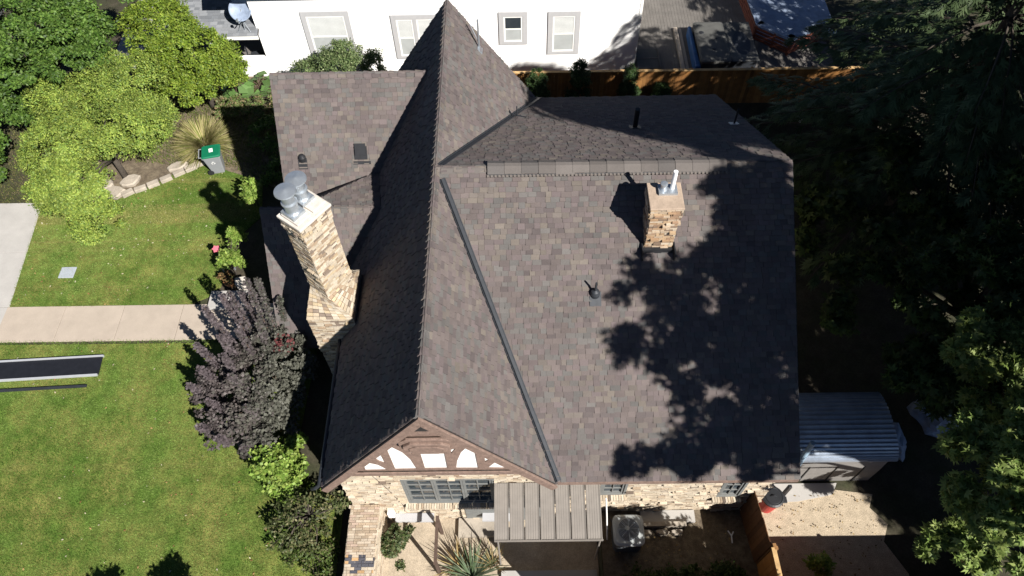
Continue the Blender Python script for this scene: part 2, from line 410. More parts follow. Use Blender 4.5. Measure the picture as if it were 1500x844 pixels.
# left wing and the low entry roof
WZ, WY, WX = 7.15, 18.2, -7.6
wv = lambda z: XR - (HR - z) / SL
shingles('roof_slope', [(WX, WY - (WZ - 3.5) / SL, 3.5), (wv(3.5), WY - (WZ - 3.5) / SL, 3.5), (wv(WZ), WY, WZ), (WX, WY, WZ)], house)
shingles('roof_slope', [(wv(3.5), WY + (WZ - 3.5) / SL, 3.5), (WX, WY + (WZ - 3.5) / SL, 3.5), (WX, WY, WZ), (wv(WZ), WY, WZ)], house)
EZ, EYR, EX = 5.07, 14.62, -7.87
ey = lambda z: EYR - (EZ - z) / SL
shingles('roof_slope', [(EX, ey(1.2), 1.2), (wv(3.5), ey(1.2), 1.2), (wv(3.5), EYR, EZ), (EX, EYR, EZ)], house)
shingles('roof_slope', [(wv(3.5), ey(3.5), 3.5), (wv(EZ), EYR, EZ), (wv(3.5), EYR, EZ)], house)
shingles('roof_slope', [(wv(3.5), EYR + (EZ - 3.4) / SL, 3.4), (EX, EYR + (EZ - 3.4) / SL, 3.4), (EX, EYR, EZ), (wv(EZ), EYR, EZ)], house)
# low-pitched saddle behind the entry ridge
b = MB(); sp = [Vector(q) for q in ((-6.7, 14.68, 4.98), (-4.22, 14.68, 5.03), (-4.5, 16.5, 4.56), (-6.7, 16.05, 3.90))]
shingles('roof_saddle', [sp[0], sp[1], sp[2]], house); shingles('roof_saddle', [sp[0], sp[2], sp[3]], house)
sR, sL_ = (1, 0, -SL), (-1, 0, -SL)
sF, sB = (0, -1, -(HR - ZE) / (RY - EY)), (0, 1, -rear_s)
caps('ridge_cap', (XR, YG - .03, HR + .015), (XR, YB, HR + .015), sR, sL_, house, .16, .21)
caps('ridge_cap', (WX, WY, WZ + .015), (wv(WZ) + .1, WY, WZ + .015), (0, -1, -SL), (0, 1, -SL), house, .17, .26)
caps('ridge_cap', (EX, EYR, EZ + .015), (wv(EZ) + .1, EYR, EZ + .015), (0, -1, -SL), (0, 1, -SL), house, .2, .22)
grey = [(.105, .094, .088), (.115, .103, .096), (.098, .09, .086)]
caps('ridge_cap', (XR + .15, RY, HR + .01), (-.85, RY, HR + .01), sF, sB, house, .2, .3, grey, .02)
caps('ridge_cap', (5.35, RY, HR + .01), (XW, RY, HR + .01), sF, sB, house, .2, .3, grey, .02)
# ridge vent: raised strip with baffle teeth along the front edge
vent = caps('ridge_vent', (-.83, RY, HR + .07), (5.4, RY, HR + .07), sF, sB, house, .27, .42, grey, .02)
b = MB(); dF = Vector(sF).normalized(); nF = Vector((0, -dF.z, dF.y)) * -1
if nF.z < 0: nF = -nF
x = -.82
while x < 5.4:
    c = Vector((x, RY, HR)) + dF * .275 + nF * .035
    b.box(c, (.055, .06, .06), 0, (.125, .11, .10), (Vector((1, 0, 0)), dF, nF)); x += .10
b.box(Vector((2.285, RY, HR)) + dF * .262 + nF * .034, (6.2, .035, .02), 0, (.10, .09, .085), (Vector((1, 0, 0)), dF, nF)); b.build('vent_baffle', 'shingle', vent)
b = MB(); b.box(Vector((2.285, RY, HR)) + dF * .245 + nF * .03, (6.22, .03, .055), 0, (.02, .02, .02), (Vector((1, 0, 0)), dF, nF)); b.build('vent_slot', 'black', vent)

def valley(name, p0, p1, wl, wr, nl, nr, parent):
    """metal valley: two flanges and a raised rib"""
    p0, p1 = Vector(p0), Vector(p1); t = (p1 - p0).normalized(); b = MB()
    sl = nl.cross(t).normalized(); sr = t.cross(nr).normalized()
    up = (nl + nr).normalized()
    if sl.dot(up) < 0: sl = -sl
    if sr.dot(up) < 0: sr = -sr
    for s, w_, n in ((sl, wl, nl), (sr, wr, nr)):
        b.prism([p0 + n * .028, p1 + n * .028, p1 + s * w_ + n * .028, p0 + s * w_ + n * .028], n * .008)
    b.prism([p0 + up * .03 - sl * .012, p1 + up * .03 - sl * .012, p1 + up * .03 + sl * .012, p0 + up * .03 + sl * .012], up * .05)
    for s, w_, n in ((sl, wl, nl), (sr, wr, nr)):
        b.prism([p0 + s * w_ + n * .03, p1 + s * w_ + n * .03, p1 + s * (w_ - .02) + n * .03, p0 + s * (w_ - .02) + n * .03], n * .02)
    return b.build(name, 'flash', parent)
nGR = Vector((SL, 0, 1)).normalized(); nF2 = Vector((0, -(HR - ZE), RY - EY)).normalized(); nB2 = Vector((0, HR - ZB, YB - RY)).normalized()
valley('valley_flashing', (XR + .12, RY - .3, HR - .17), (VX, EY, ZE), .09, .15, nGR, nF2, house)
valley('valley_flashing', (XR + .05, RY + .1, HR - .06), (xrv, YB, ZB), .05, .2, nGR, nB2, house)

# -- brick helper
BUFF = [(.44, .365, .27), (.48, .41, .315), (.39, .32, .24), (.45, .39, .305), (.35, .275, .20), (.50, .43, .335), (.28, .205, .145), (.16, .125, .10), (.52, .45, .36)]
BW = [5, 6, 3, 5, 2, 5, 1.2, .8, 3]
def bricks(b, O, u, v, n, uv, bl=.215, bh=.068, prot=.012, holes=(), pal=BUFF, wts=BW, clinker=.02, vert=False):
    """brick boxes over convex polygon uv on the plane O,u,v (n = outward)"""
    O, u, v, n = Vector(O), Vector(u), Vector(v), Vector(n)
    u0, u1 = min(a for a, _ in uv), max(a for a, _ in uv); v0, v1 = min(q for _, q in uv), max(q for _, q in uv)
    r = 0; q = v0
    while q < v1 - .01:
        a = u0 - (bl / 2 if r % 2 else 0) - random.uniform(0, .03)
        while a < u1:
            wd = bl * random.choice((1, 1, 1, .5, .95)) * random.uniform(.95, 1.05)
            cx, cz = a + wd / 2, q + bh / 2
            segs = [(a + .005, a + wd - .006)]
            for (h0, h1, g0, g1) in holes:
                if g0 < cz < g1:
                    ns = []
                    for s0, s1 in segs:
                        if s1 <= h0 or s0 >= h1: ns.append((s0, s1)); continue
                        if s0 < h0 - .02: ns.append((s0, h0))
                        if s1 > h1 + .02: ns.append((h1, s1))
                    segs = ns
            for s0, s1 in segs:
                pl = clip_convex([(s0, q + .005), (s1, q + .005), (s1, q + bh - .004), (s0, q + bh - .004)], uv)
                if len(pl) > 2:
                    p = prot * random.uniform(.3, 1.3)
                    tw = 0
                    if random.random() < clinker: p += random.uniform(.03, .07)
                    col = jit(random.choices(pal, wts)[0], .14)
                    b.prism([O + u * x_ + v * z_ for x_, z_ in pl], n * p, col)
            a += wd
        q += bh; r += 1

# front wall ------------------------------------------------------
FY = 6.9
W_BIG = (-3.33, -.80, .93, 2.90)
W_A = (2.10, 2.86, 1.48, 2.75); W_B = (5.47, 6.14, 1.20, 2.55)
holes = [W_BIG, W_A, W_B]
b = MB()
b.span((-4.95, FY + .3, 0), (-4.65, 20.3, 3.5)); b.span((6.55, FY + .3, 0), (6.85, 20.3, 3.5)); b.span((-4.95, 20.3, 0), (6.85, 20.6, 3.5))
b.span((-7.4, 12.6, 0), (-5.0, 14.9, 2.0)); b.span((-7.3, 15.9, 0), (-5, 20.4, 3.4))
b.prism([(-7.3, 15.9, 3.4), (-7.3, 20.4, 3.4), (-7.3, WY, WZ - .2)], (.2, 0, 0)); b.prism([(-7.4, 12.6, 2.0), (-7.4, 15.6, 3.1), (-7.4, EYR, EZ - .2)], (.2, 0, 0))
# gable backing (masonry behind the half timbering) front and rear
b.prism([(-5.0, FY, 3.55), (.6, FY, 3.55), (XR, FY, 7.55)], (0, .25, 0)); b.prism([(-5.0, 20.3, 3.5), (.6, 20.3, 3.5), (XR, 20.3, 7.55)], (0, .25, 0))
b.prism([(6.55, 7.2, 3.5), (6.55, 20.3, 3.5), (6.55, RY, 7.6)], (.25, 0, 0))
wall = b.build('wall', 'mortar', house)
def sheet_holes(name, outer, hls, y0, y1, m, parent):
    from mathutils.geometry import tessellate_polygon
    rings = [outer] + hls; flat = [p for r in rings for p in r]; n = len(flat)
    tri = tessellate_polygon([[Vector((x, z, 0)) for x, z in r] for r in rings])
    v_ = [(x, y0, z) for x, z in flat] + [(x, y1, z) for x, z in flat]; f_ = [tuple(t) for t in tri] + [tuple(i + n for i in t) for t in tri]; o = 0
    for r in rings:
        for k in range(len(r)): k2 = (k + 1) % len(r); f_.append((o + k, o + k2, o + k2 + n, o + k + n))
        o += len(r)
    me = bpy.data.meshes.new(name); me.from_pydata(v_, [], f_); bm = bmesh.new(); bm.from_mesh(me); bmesh.ops.recalc_face_normals(bm, faces=bm.faces); bm.to_mesh(me); bm.free()
    return link(name, me, m, parent)
sheet_holes('wall', [(-4.95, -.7), (6.85, -.7), (6.85, 3.55), (-4.95, 3.55)], [[(a, c), (a2, c), (a2, c2), (a, c2)] for a, a2, c, c2 in holes], FY, FY + .3, 'mortar', house)
b = MB(); E1, E3 = Vector((1, 0, 0)), Vector((0, 0, 1))
bricks(b, (0, FY, 0), E1, E3, (0, -1, 0), [(-4.97, -.68), (6.86, -.68), (6.86, 3.5), (-4.97, 3.5)], holes=holes, prot=.02, clinker=.075)
bricks(b, (0, FY, 0), E1, E3, (0, -1, 0), [(-4.9, 3.505), (.6, 3.505), (.35, 3.84), (-4.65, 3.84)], prot=.02, clinker=.06)
b.build('brick_facing', 'brick', wall)
b = MB(); bricks(b, (-4.95, 0, 0), (0, -1, 0), E3, (-1, 0, 0), [(-12.0, -.1), (-6.9, -.1), (-6.9, 3.4), (-12.0, 3.4)], prot=.02)
b.build('brick_facing', 'brick', wall)

# half timbering ---------------------------------------------------
gy = 6.83
gable = MB(); gable.prism([(-4.72, gy + .01, 3.83), (.32, gy + .01, 3.83), (XR, gy + .01, 7.42)], (0, .05, 0))
gpanel = gable.build('gable_panel', 'plaster', house)
HOLES = [[(-4.052, 4.156), (-3.882, 4.382), (-3.687, 4.246), (-3.526, 3.947), (-3.538, 3.873), (-4.069, 3.861)], [(-3.716, 4.743), (-3.503, 4.983), (-3.485, 4.341), (-3.605, 4.487)], [(-3.302, 5.297), (-3.169, 5.424), (-2.949, 5.06), (-2.812, 4.574), (-2.739, 3.921), (-3.295, 3.91)], [(-3.064, 5.627), (-2.973, 5.751), (-2.963, 5.482)], [(-2.881, 5.257), (-2.726, 5.226), (-2.726, 4.917)], [(-2.525, 4.951), (-1.931, 4.959), (-1.947, 3.939), (-2.526, 3.944)], [(-1.759, 5.195), (-1.628, 5.283), (-1.765, 4.954)], [(-1.726, 3.932), (-1.658, 4.466), (-1.524, 5.013), (-1.366, 5.34), (-1.183, 5.096), (-1.159, 3.913)], [(-0.969, 4.791), (-0.8, 4.578), (-0.963, 4.372)], [(-0.921, 3.934), (-0.695, 4.363), (-0.545, 4.214), (-0.397, 3.887)]]
sheet_holes('timber_frame', [(-4.76, 3.80), (.36, 3.80), (XR, 7.5)], HOLES, gy + .006, gy - .018, 'timber', gpanel)
b = MB(); b.span((-4.85, gy - .10, 3.66), (.45, gy - .062, 3.86)); b.build('beam', 'timber', gpanel, bevel=.01)
# arched attic vent opening and projecting octagonal hood
b = MB(); b.prism([(-2.50, gy - .085, 6.50), (-2.07, gy - .085, 6.50), (-2.16, gy - .085, 6.66), (-2.28, gy - .085, 6.72), (-2.41, gy - .085, 6.66)], (0, .03, 0)); b.build('attic_vent', 'black', gpanel)
b = MB()
def octo(x0, x1, y, z0, z1, cut): return [(x0 + cut, y, z0), (x1 - cut, y, z0), (x1, y, z0 + (z1 - z0) * .35), (x1, y, z1 - (z1 - z0) * .25), (x1 - cut * .6, y, z1), (x0 + cut * .6, y, z1), (x0, y, z1 - (z1 - z0) * .25), (x0, y, z0 + (z1 - z0) * .35)]
b.prism(octo(-2.93, -1.60, gy - .06, 5.36, 6.10, .34), (0, -.07, 0)); b.prism(octo(-2.82, -1.71, gy - .13, 5.42, 6.0, .3), (0, -.08, 0)); b.prism(octo(-2.68, -1.85, gy - .21, 5.5, 5.9, .26), (0, -.03, 0))
b.build('gable_hood', 'timber', gpanel, bevel=.015)
# bargeboards with the shingle edge behind them
for s in (1, -1):
    e = Vector((XR + s * (GW + .04), YG - .02, ZE - .06)); a = Vector((XR, YG - .02, HR - .02)); dn = Vector((-s * SL, 0, -1)).normalized()
    b = MB(); b.prism([a, e, e + dn * .05 + Vector((-s * .1, 0, -.16)), a + Vector((0, 0, -.42))], (0, -.06, 0)); b.build('bargeboard', 'timber', house, bevel=.008)
    b = MB(); b.prism([a + Vector((0, .06, -.10)), e + Vector((0, .06, -.1)), e + Vector((-s * .12, .06, -.1)), a + Vector((0, .06, -.2))], (0, .30, 0)); b.build('soffit', 'timber', house)
# small shaped brackets at the gable feet, gutters and downspout
b = MB(); b.tube([(XR - GW - .09, YG + .05, ZE - .08), (XR - GW - .09, 11.2, ZE - .08)], .07, 10); b.tube([(XR - GW - .09, YG + .1, ZE - .1), (XR - GW - .25, YG + .05, ZE - .25), (-5.6, 6.6, ZE - .4)], .05, 8); b.build('gutter', 'flash', house)
b = MB(); b.span((VX + .05, EY - .03, ZE - .17), (XW - .02, EY + .03, ZE - .03)); b.build('fascia', 'timber', house)
b = MB(); b.span((XW - .03, EY, ZE - .2), (XW + .02, EY + .03, ZE - .02)); b.prism([(XW - .02, EY, ZE - .14), (XW - .02, RY, HR - .14), (XW - .02, YB, ZB - .14), (XW - .02, YB, ZB - .03), (XW - .02, RY, HR - .03), (XW - .02, EY, ZE - .03)], (.045, 0, 0)); b.build('rake_board', 'black', house)

# windows -----------------------------------------------------------
def casement(x0, x1, z0, z1, sashes, nx, nz, y, parent):
    b = MB(); f = .07
    b.span((x0, y - .02, z0), (x1, y + .12, z0 + f)); b.span((x0, y - .02, z1 - f), (x1, y + .12, z1))
    b.span((x0, y - .02, z0 + f), (x0 + f, y + .12, z1 - f)); b.span((x1 - f, y - .02, z0 + f), (x1, y + .12, z1 - f))
    fr = b.build('window', 'darkframe', parent)
    W_ = (x1 - x0 - 2 * f) / sashes
    for k in range(sashes):
        a0 = x0 + f + k * W_; a1 = a0 + W_
        s = MB()
        for q in (a0, a1 - .07): s.span((q + .004, y + .01, z0 + f), (q + .066, y + .07, z1 - f))
        for q in (z0 + f, z1 - f - .06): s.span((a0 + .066, y + .012, q), (a1 - .066, y + .068, q + .06))
        for i in range(1, nx): 
            q = a0 + (a1 - a0) * i / nx; s.span((q - .014, y + .02, z0 + f + .06), (q + .014, y + .06, z1 - f - .06))
        for i in range(1, nz):
            q = z0 + f + (z1 - z0 - 2 * f) * i / nz; s.span((a0 + .066, y + .022, q - .014), (a1 - .066, y + .058, q + .014))
        s.build('sash', 'darkframe', fr)
    g = MB(); g.face([(x0 + .03, y + .065, z0 + .03), (x1 - .03, y + .065, z0 + .03), (x1 - .03, y + .065, z1 - .03), (x0 + .03, y + .065, z1 - .03)]); g.build('pane', 'glass', fr)
    # rowlock brick sill
    s = MB(); n = int((x1 - x0 + .2) / .075)
    for k in range(n):
        q = x0 - .1 + k * .075; s.box((q + .035, FY - .06, z0 - .09), (.062, .2, .15), 0, jit(random.choices(BUFF, BW)[0], .15))
    s.build('sill', 'brick', fr)
casement(*W_BIG, 3, 2, 4, FY, house)
casement(*W_A, 1, 2, 3, FY, house); casement(*W_B, 1, 2, 3, FY, house)
# basement ledges under the big window
for a_, c_ in ((-3.85, -2.7), (-1.25, -.2)): b = MB(); b.span((a_, FY - .28, -.05), (c_, FY - .03, .05)); b.build('basement_ledge', 'trim', house)

# chimneys ---------------------------------------------------------
CHB = [(.40, .335, .25), (.43, .375, .295), (.36, .295, .215), (.46, .40, .32), (.29, .215, .15), (.19, .15, .12), (.40, .32, .21), (.44, .38, .30)]
ch = MB(); ch.span((-6.0, 10.95, 0), (-4.70, 12.6, 4.6))
cc = Vector((-5.30, 11.82, 0)); a1 = math.radians(-37); ux = Vector((math.cos(a1), math.sin(a1), 0)); uy = Vector((-math.sin(a1), math.cos(a1), 0))
HW, HL, ZT = .345, .465, 8.22
corners = [cc - ux * HW - uy * HL, cc + ux * HW - uy * HL, cc + ux * HW + uy * HL, cc - ux * HW + uy * HL]
ch.prism([c + Vector((0, 0, 4.55)) for c in corners], (0, 0, ZT - 4.55))
big = ch.build('chimney', 'mortar', house)
b = MB()
bricks(b, (-6.0, 10.95, 0), E1, E3, (0, -1, 0), [(0, 0), (1.3, 0), (1.3, 4.6), (0, 4.6)], prot=.02, pal=CHB, wts=None, clinker=.04)
bricks(b, (-6.0, 12.6, 0), (0, -1, 0), E3, (-1, 0, 0), [(0, 0), (1.65, 0), (1.65, 4.6), (0, 4.6)], prot=.02, pal=CHB, wts=None, clinker=.04)
# sloped shoulder of brick between the square base and the turned shaft
base = [Vector(p) for p in ((-6.02, 10.93, 4.6), (-4.68, 10.93, 4.6), (-4.68, 12.62, 4.6), (-6.02, 12.62, 4.6))]
top = [c + Vector((0, 0, 5.25)) for c in corners]
idx = [[0, 1], [1, 2], [2, 3], [3, 0]]
for k in range(4):
    A, B_ = base[k], base[(k + 1) % 4]; Cc, D = top[(k + 1) % 4], top[k]
    for r in range(9):
        t0, t1 = r / 9, (r + 1) / 9 - .012
        for q in range(7):
            s0, s1 = q / 7 + .004, (q + 1) / 7 - .006
            f = lambda s_, t_: (A.lerp(B_, s_)).lerp(D.lerp(Cc, s_), t_)
            p = [f(s0, t0), f(s1, t0), f(s1, t1), f(s0, t1)]
            nn = (p[1] - p[0]).cross(p[3] - p[0])
            if nn.length > 1e-6: b.prism([x_ - nn.normalized() * .06 for x_ in p], nn.normalized() * (.06 + random.uniform(0, .02)), jit(random.choice(CHB), .12))
for k in range(4):
    A, B_ = corners[k], corners[(k + 1) % 4]; u_ = (B_ - A).normalized(); L = (B_ - A).length; n_ = Vector((u_.y, -u_.x, 0))
    bricks(b, A, u_, E3, n_, [(0, 4.65), (L, 4.65), (L, ZT), (0, ZT)], prot=.014, pal=CHB, wts=None, clinker=.14 if k in (2, 3) else .02)
    if k in (0, 1): bricks(b, A + n_ * .02 - u_ * .03, u_, E3, n_, [(0, ZT - .42), (L + .06, ZT - .42), (L + .06, ZT), (0, ZT)], prot=.04, pal=CHB, wts=None)
b.build('brick_facing', 'brick', big)
b = MB(); HW2, HL2 = HW + .07, HL + .07
b.prism([cc + ux * p * HW2 + uy * q * HL2 + Vector((0, 0, ZT)) for p, q in ((-1, -1), (1, -1), (1, 1), (-1, 1))], (0, 0, .09))
for q in (-.25, .27):
    c_ = cc + uy * q
    b.prism([c_ + ux * p * .30 + uy * r * .22 + Vector((0, 0, ZT + .09)) for p, r in ((-1, -1), (1, -1), (1, 1), (-1, 1))], (0, 0, .07))
b.build('cap', 'capc', big, bevel=.02)
for q, hh, px_ in ((-.25, .70, .06), (.20, .62, .20)):
    c_ = cc + uy * q + Vector((0, 0, ZT + .16)) - ux * px_
    b = MB(); b.box(c_ + Vector((0, 0, .05)), (.44, .40, .10), a1)
    b.lathe(c_, [(.20, .10), (.17, .14), (.16, hh * .55), (.20, hh * .57), (.20, hh * .62), (.16, hh * .64), (.155, hh), (.06, hh + .03), (.05, hh + .08), (.27, hh + .09), (.26, hh + .12), (.02, hh + .17)], 24)
    b.build('flue', 'galv', big, smooth=False)

sx0, sx1, sy0, sy1, SZ = 3.22, 3.92, 11.66, 12.38, 8.32
c2 = MB(); c2.span((sx0, sy0, 6.3), (sx1, sy1, SZ)); small = c2.build('chimney', 'mortar', house)
ORB = [(.36, .26, .165), (.40, .31, .22), (.31, .205, .125), (.41, .345, .265), (.27, .18, .12), (.18, .13, .095), (.38, .30, .22)]
b = MB()
for O, u_, L, n_ in (((sx0, sy0, 0), E1, sx1 - sx0, (0, -1, 0)), ((sx1, sy0, 0), Vector((0, 1, 0)), sy1 - sy0, (1, 0, 0)), ((sx1, sy1, 0), -E1, sx1 - sx0, (0, 1, 0)), ((sx0, sy1, 0), Vector((0, -1, 0)), sy1 - sy0, (-1, 0, 0))):
    bricks(b, O, u_, E3, n_, [(0, 6.35), (L, 6.35), (L, SZ), (0, SZ)], prot=.02, pal=ORB, wts=None, clinker=.06)
    O2 = Vector(O) + Vector(n_) * .02 - u_ * .05
    bricks(b, O2, u_, E3, n_, [(0, SZ - .30), (L + .1, SZ - .30), (L + .1, SZ), (0, SZ)], prot=.05, pal=ORB, wts=None)
b.build('brick_facing', 'brick', small)
b = MB(); b.span((sx0 - .07, sy0 - .07, SZ), (sx1 + .07, sy1 + .07, SZ + .06), (.36, .28, .215)); b.build('cap', 'brick', small, bevel=.015)
b = MB(); b.span((3.40, 12.02, SZ + .06), (3.86, 12.34, SZ + .13)); b.build('flue_plate', 'galv', small)
b = MB(); b.tube([(3.74, 12.2, SZ + .13), (3.74, 12.2, SZ + .72)], .055, 14); b.build('flue_pipe', 'whitepipe', small, smooth=False)
b = MB(); b.lathe((3.52, 12.18, SZ + .13), [(.10, 0), (.07, .05), (.07, .14), (.09, .15), (.09, .19), (.05, .2)], 16); b.build('flue', 'galv', small)
b = MB(); b.span((sx0 - .06, sy0 - .12, 6.66), (sx1 + .06, sy0 - .03, 6.80)); b.span((sx0 - .08, sy0 - .3, 6.56), (sx0 - .045, sy0 + .1, 6.86)); b.span((sx1 + .045, sy0 - .3, 6.56), (sx1 + .08, sy0 + .1, 6.86)); b.build('flashing', 'black', small)

# roof vents -------------------------------------------------------
zf = lambda y: HR - (RY - y) * (HR - ZE) / (RY - EY)
zr = lambda y: HR - (y - RY) * rear_s
def roof_box(b, x, y, z, d, n, u=E1, lift=0):
    n = Vector(n).normalized(); v_ = n.cross(Vector(u)).normalized(); b.box(Vector((x, y, z)) + n * (lift + d[2] / 2), d, 0, (.5,) * 3, (Vector(u), v_, n))
b = MB(); roof_box(b, 1.93, 10.56, zf(10.56), (.30, .38, .035), nF2); rv = b.build('roof_vent', 'flash', house)
b = MB(); b.lathe((1.92, 10.66, zf(10.66) - .02), [(.13, 0), (.13, .10), (.10, .18), (.03, .22), (.025, .55), (.022, .56)], 20); b.build('vent_hood', 'flash', rv, smooth=False)
b = MB(); roof_box(b, 3.56, 16.8, zr(16.8), (.36, .40, .03), nB2); rv = b.build('roof_vent', 'flash', house)
b = MB(); b.tube([(3.56, 16.8, zr(16.8) - .02), (3.56, 16.8, zr(16.8) + .75)], .075, 14); b.build('vent_pipe', 'black', rv)
b = MB(); roof_box(b, 6.64, 16.98, zr(16.98), (.28, .3, .03), nB2); rv = b.build('roof_vent', 'galv', house)
b = MB(); b.tube([(6.64, 16.98, zr(16.98)), (6.64, 16.98, zr(16.98) + .62)], .03, 10); b.build('vent_pipe', 'black', rv)
b = MB(); b.tube([(-.05, 18.25, zr(18.25)), (-.05, 18.25, zr(18.25) + .45)], .02, 8); b.tube([(-.05, 18.25, zr(18.25) + .04), (.25, 18.1, zr(18.1) + .04)], .02, 6); b.tube([(-.4, 18.6, zr(18.6) + .25), (-.2, 18.3, zr(18.3) + .08), (.1, 18.2, zr(18.2) + .06)], .018, 6); b.build('antenna_bracket', 'flash', house)
b = MB(); z0 = gz_(-1.24); b.tube([(-1.24, 19.97, z0 - .05), (-1.24, 19.97, z0 + 1.12)], .03, 10); roof_box(b, -1.24, 19.97, z0, (.3, .25, .03), nGR, (0, 1, 0)); b.tube([(-1.24, 19.97, z0 + .25), (-1.5, 20.1, gz_(-1.5) + .5)], .015, 6); b.build('vent_pipe', 'galv', house)
nW = Vector((0, -SL, 1)).normalized(); zw = lambda y: WZ - (WY - y) * SL
b = MB(); roof_box(b, -6.9, 16.62, zw(16.62), (.28, .36, .03), nW); b.lathe((-6.9, 16.70, zw(16.70)), [(.12, -.05), (.12, .10), (.08, .17), (.04, .19)], 16); b.build('roof_vent', 'black', house)
b = MB(); roof_box(b, -5.02, 16.80, zw(16.80), (.40, .42, .05), nW); roof_box(b, -5.02, 16.87, zw(16.87), (.34, .36, .04), nW, lift=.055); roof_box(b, -5.0, 16.62, zw(16.62), (.55, .10, .035), nW); b.build('roof_vent', 'black', house)

# awning ------------------------------------------------------------
A0, A1, N = -.80, 2.07, 7
ya, za, yb, zb = 6.86, 2.62, 5.42, 2.30
dv = Vector((0, yb - ya, zb - za)).normalized(); nA = Vector((0, -dv.z, dv.y)); nA = nA if nA.z > 0 else -nA
b = MB()
for y, z in ((ya - .06, za - .10), (yb + .06, zb - .09)): b.span((A0 + .01, y - .03, z - .05), (A1 - .01, y + .03, z + .05))
for x in (A0 + .04, A1 - .04): b.prism([(x - .025, ya, za - .12), (x + .025, ya, za - .12), (x + .025, yb, zb - .12), (x - .025, yb, zb - .12)], (0, 0, .08))
awning = b.build('awning', 'awn', house)
pw = (A1 - A0) / N
proto = None
for k in range(N):
    if proto is None:
        b = MB(); x0 = A0; x1 = A0 + pw - .03
        P0 = Vector((x0, ya, za)); mid = [x0 + .03, x0 + .12, x0 + .21, x0 + .30]
        b.prism([(x0, ya, za), (x1, ya, za), (x1, yb, zb), (x0, yb, zb)], nA * .02)
        for q in np.linspace(x0 + .03, x1 - .03, 6): b.prism([(q - .01, ya, za + .02), (q + .01, ya, za + .02), (q + .01, yb, zb + .02), (q - .01, yb, zb + .02)], nA * .008)
        for q in (x0 + .008, x1 - .008): b.prism([(q - .008, ya, za + .02), (q + .008, ya, za + .02), (q + .008, yb, zb + .02), (q - .008, yb, zb + .02)], nA * .022)
        proto = b.build('awning_panel', 'awn', awning)
    else:
        c = proto.copy(); C.objects.link(c); c.parent = awning; c.location.x = k * pw
b = MB(); b.span((A0, yb - .02, zb - .06), (A1, yb + .0, zb + .05)); b.build('awning_gutter', 'awn', awning)
for x, y in ((2.02, 5.5), (-.72, 5.5)):
    b = MB(); b.tube([(x, y, zb - .1), (x, y, PZ if x < 0 else 0)], .028, 8); b.build('awning_post', 'awn', awning)
b = MB(); b.tube([(2.22, 6.5, 2.35), (2.3, 6.35, 1.5), (2.42, 6.05, .0)], .022, 8); b.build('drain_pipe', 'whitepaint', awning)
# basement door sill and steps in the awning's shade
b = MB(); b.span((-.7, 5.1, PZ), (2.1, 5.3, PZ + .16)); b.build('basement_step', 'concrete', house)
b = MB(); b.span((-2.0, 6.3, PZ), (-.85, 6.86, PZ + .16)); b.build('basement_step', 'stone', house)
b = MB(); b.span((-1.75, FY - .05, PZ + .17), (-.75, FY - .015, .55)); b.build('basement_hatch', 'darkframe', house)
b = MB(); b.span((-.55, FY - .07, PZ), (.55, FY - .02, 1.5)); b.build('door', 'darkframe', house)

# ------------------------------------------------------------------ white neighbouring house
nb = thing('white_house', 'white clapboard bungalow with grey window surrounds behind the wooden fence', 'house', (-3, 26.6, 0))
NY = 26.6
b = MB()
z = -.1; 
b.span((-10.95, NY, -.1), (5.12, NY + 9, 4.4))
while z < 4.2:
    b.prism([(-10.95, NY, z), (-10.95, NY - .028, z), (-10.95, NY - .008, z + .115), (-10.95, NY, z + .115)], (16.07, 0, 0))
    b.prism([(5.12, NY, z), (5.148, NY, z), (5.128, NY, z + .115), (5.12, NY, z + .115)], (0, 9, 0)); z += .115
nw_ = b.build('wall', 'siding', nb)
b = MB(); b.span((5.06, NY - .04, -.1), (5.17, NY + .1, 4.3)); b.build('corner_trim', 'whitepaint', nb)
b = MB(); b.prism([(-12.2, NY - .45, 4.3), (-12.2, NY + 9.5, 4.3), (-12.2, NY + 4.5, 7.4)], (18, 0, 0), (.09, .09, .095)); b.build('roof', 'slate', nb)
def nwin(x0, x1, z0, z1, blinds, twin=False):
    b = MB(); t = .21
    b.span((x0, NY - .07, z0), (x1, NY - .02, z0 + t * .7)); b.span((x0, NY - .07, z1 - t), (x1, NY - .02, z1)); b.span((x0, NY - .07, z0 + t * .7), (x0 + t, NY - .02, z1 - t)); b.span((x1 - t, NY - .07, z0 + t * .7), (x1, NY - .02, z1 - t))
    if twin: b.span(((x0 + x1) / 2 - .08, NY - .07, z0 + t * .7), ((x0 + x1) / 2 + .08, NY - .02, z1 - t))
    fr = b.build('window', 'trim', nb)
    spans = [(x0 + t, x1 - t)] if not twin else [(x0 + t, (x0 + x1) / 2 - .08), ((x0 + x1) / 2 + .08, x1 - t)]
    for a, c in spans:
        lo, hi = z0 + t * .7, z1 - t; mid = (lo + hi) / 2; s = MB()
        for q in (a, c - .06): s.span((q, NY - .055, lo), (q + .06, NY - .015, hi))
        for q in (lo, mid - .03, hi - .06): s.span((a + .06, NY - .053, q), (c - .06, NY - .015, q + .06))
        s.build('sash', 'whitepaint', fr)
        g = MB()
        g.span((a + .03, NY - .04, mid), (c - .03, NY - .03, hi - .03)); g.build('pane', 'blind' if blinds else 'glass', fr)
        g = MB(); g.span((a + .03, NY - .039, lo + .03), (c - .03, NY - .029, mid - .001)); g.build('pane', 'blind', fr)
        if blinds:
            g = MB(); q = mid + .05
            while q < hi - .08: g.span((a + .07, NY - .047, q), (c - .07, NY - .041, q + .012)); q += .055
            g.build('blind_slats', 'whitepaint', fr)
nwin(-8.95, -6.95, .9, 3.3, True); nwin(-5.25, -3.3, .85, 3.06, True, True); nwin(-.77, .43, 1.5, 3.1, False); nwin(1.29, 2.64, .95, 3.08, True)
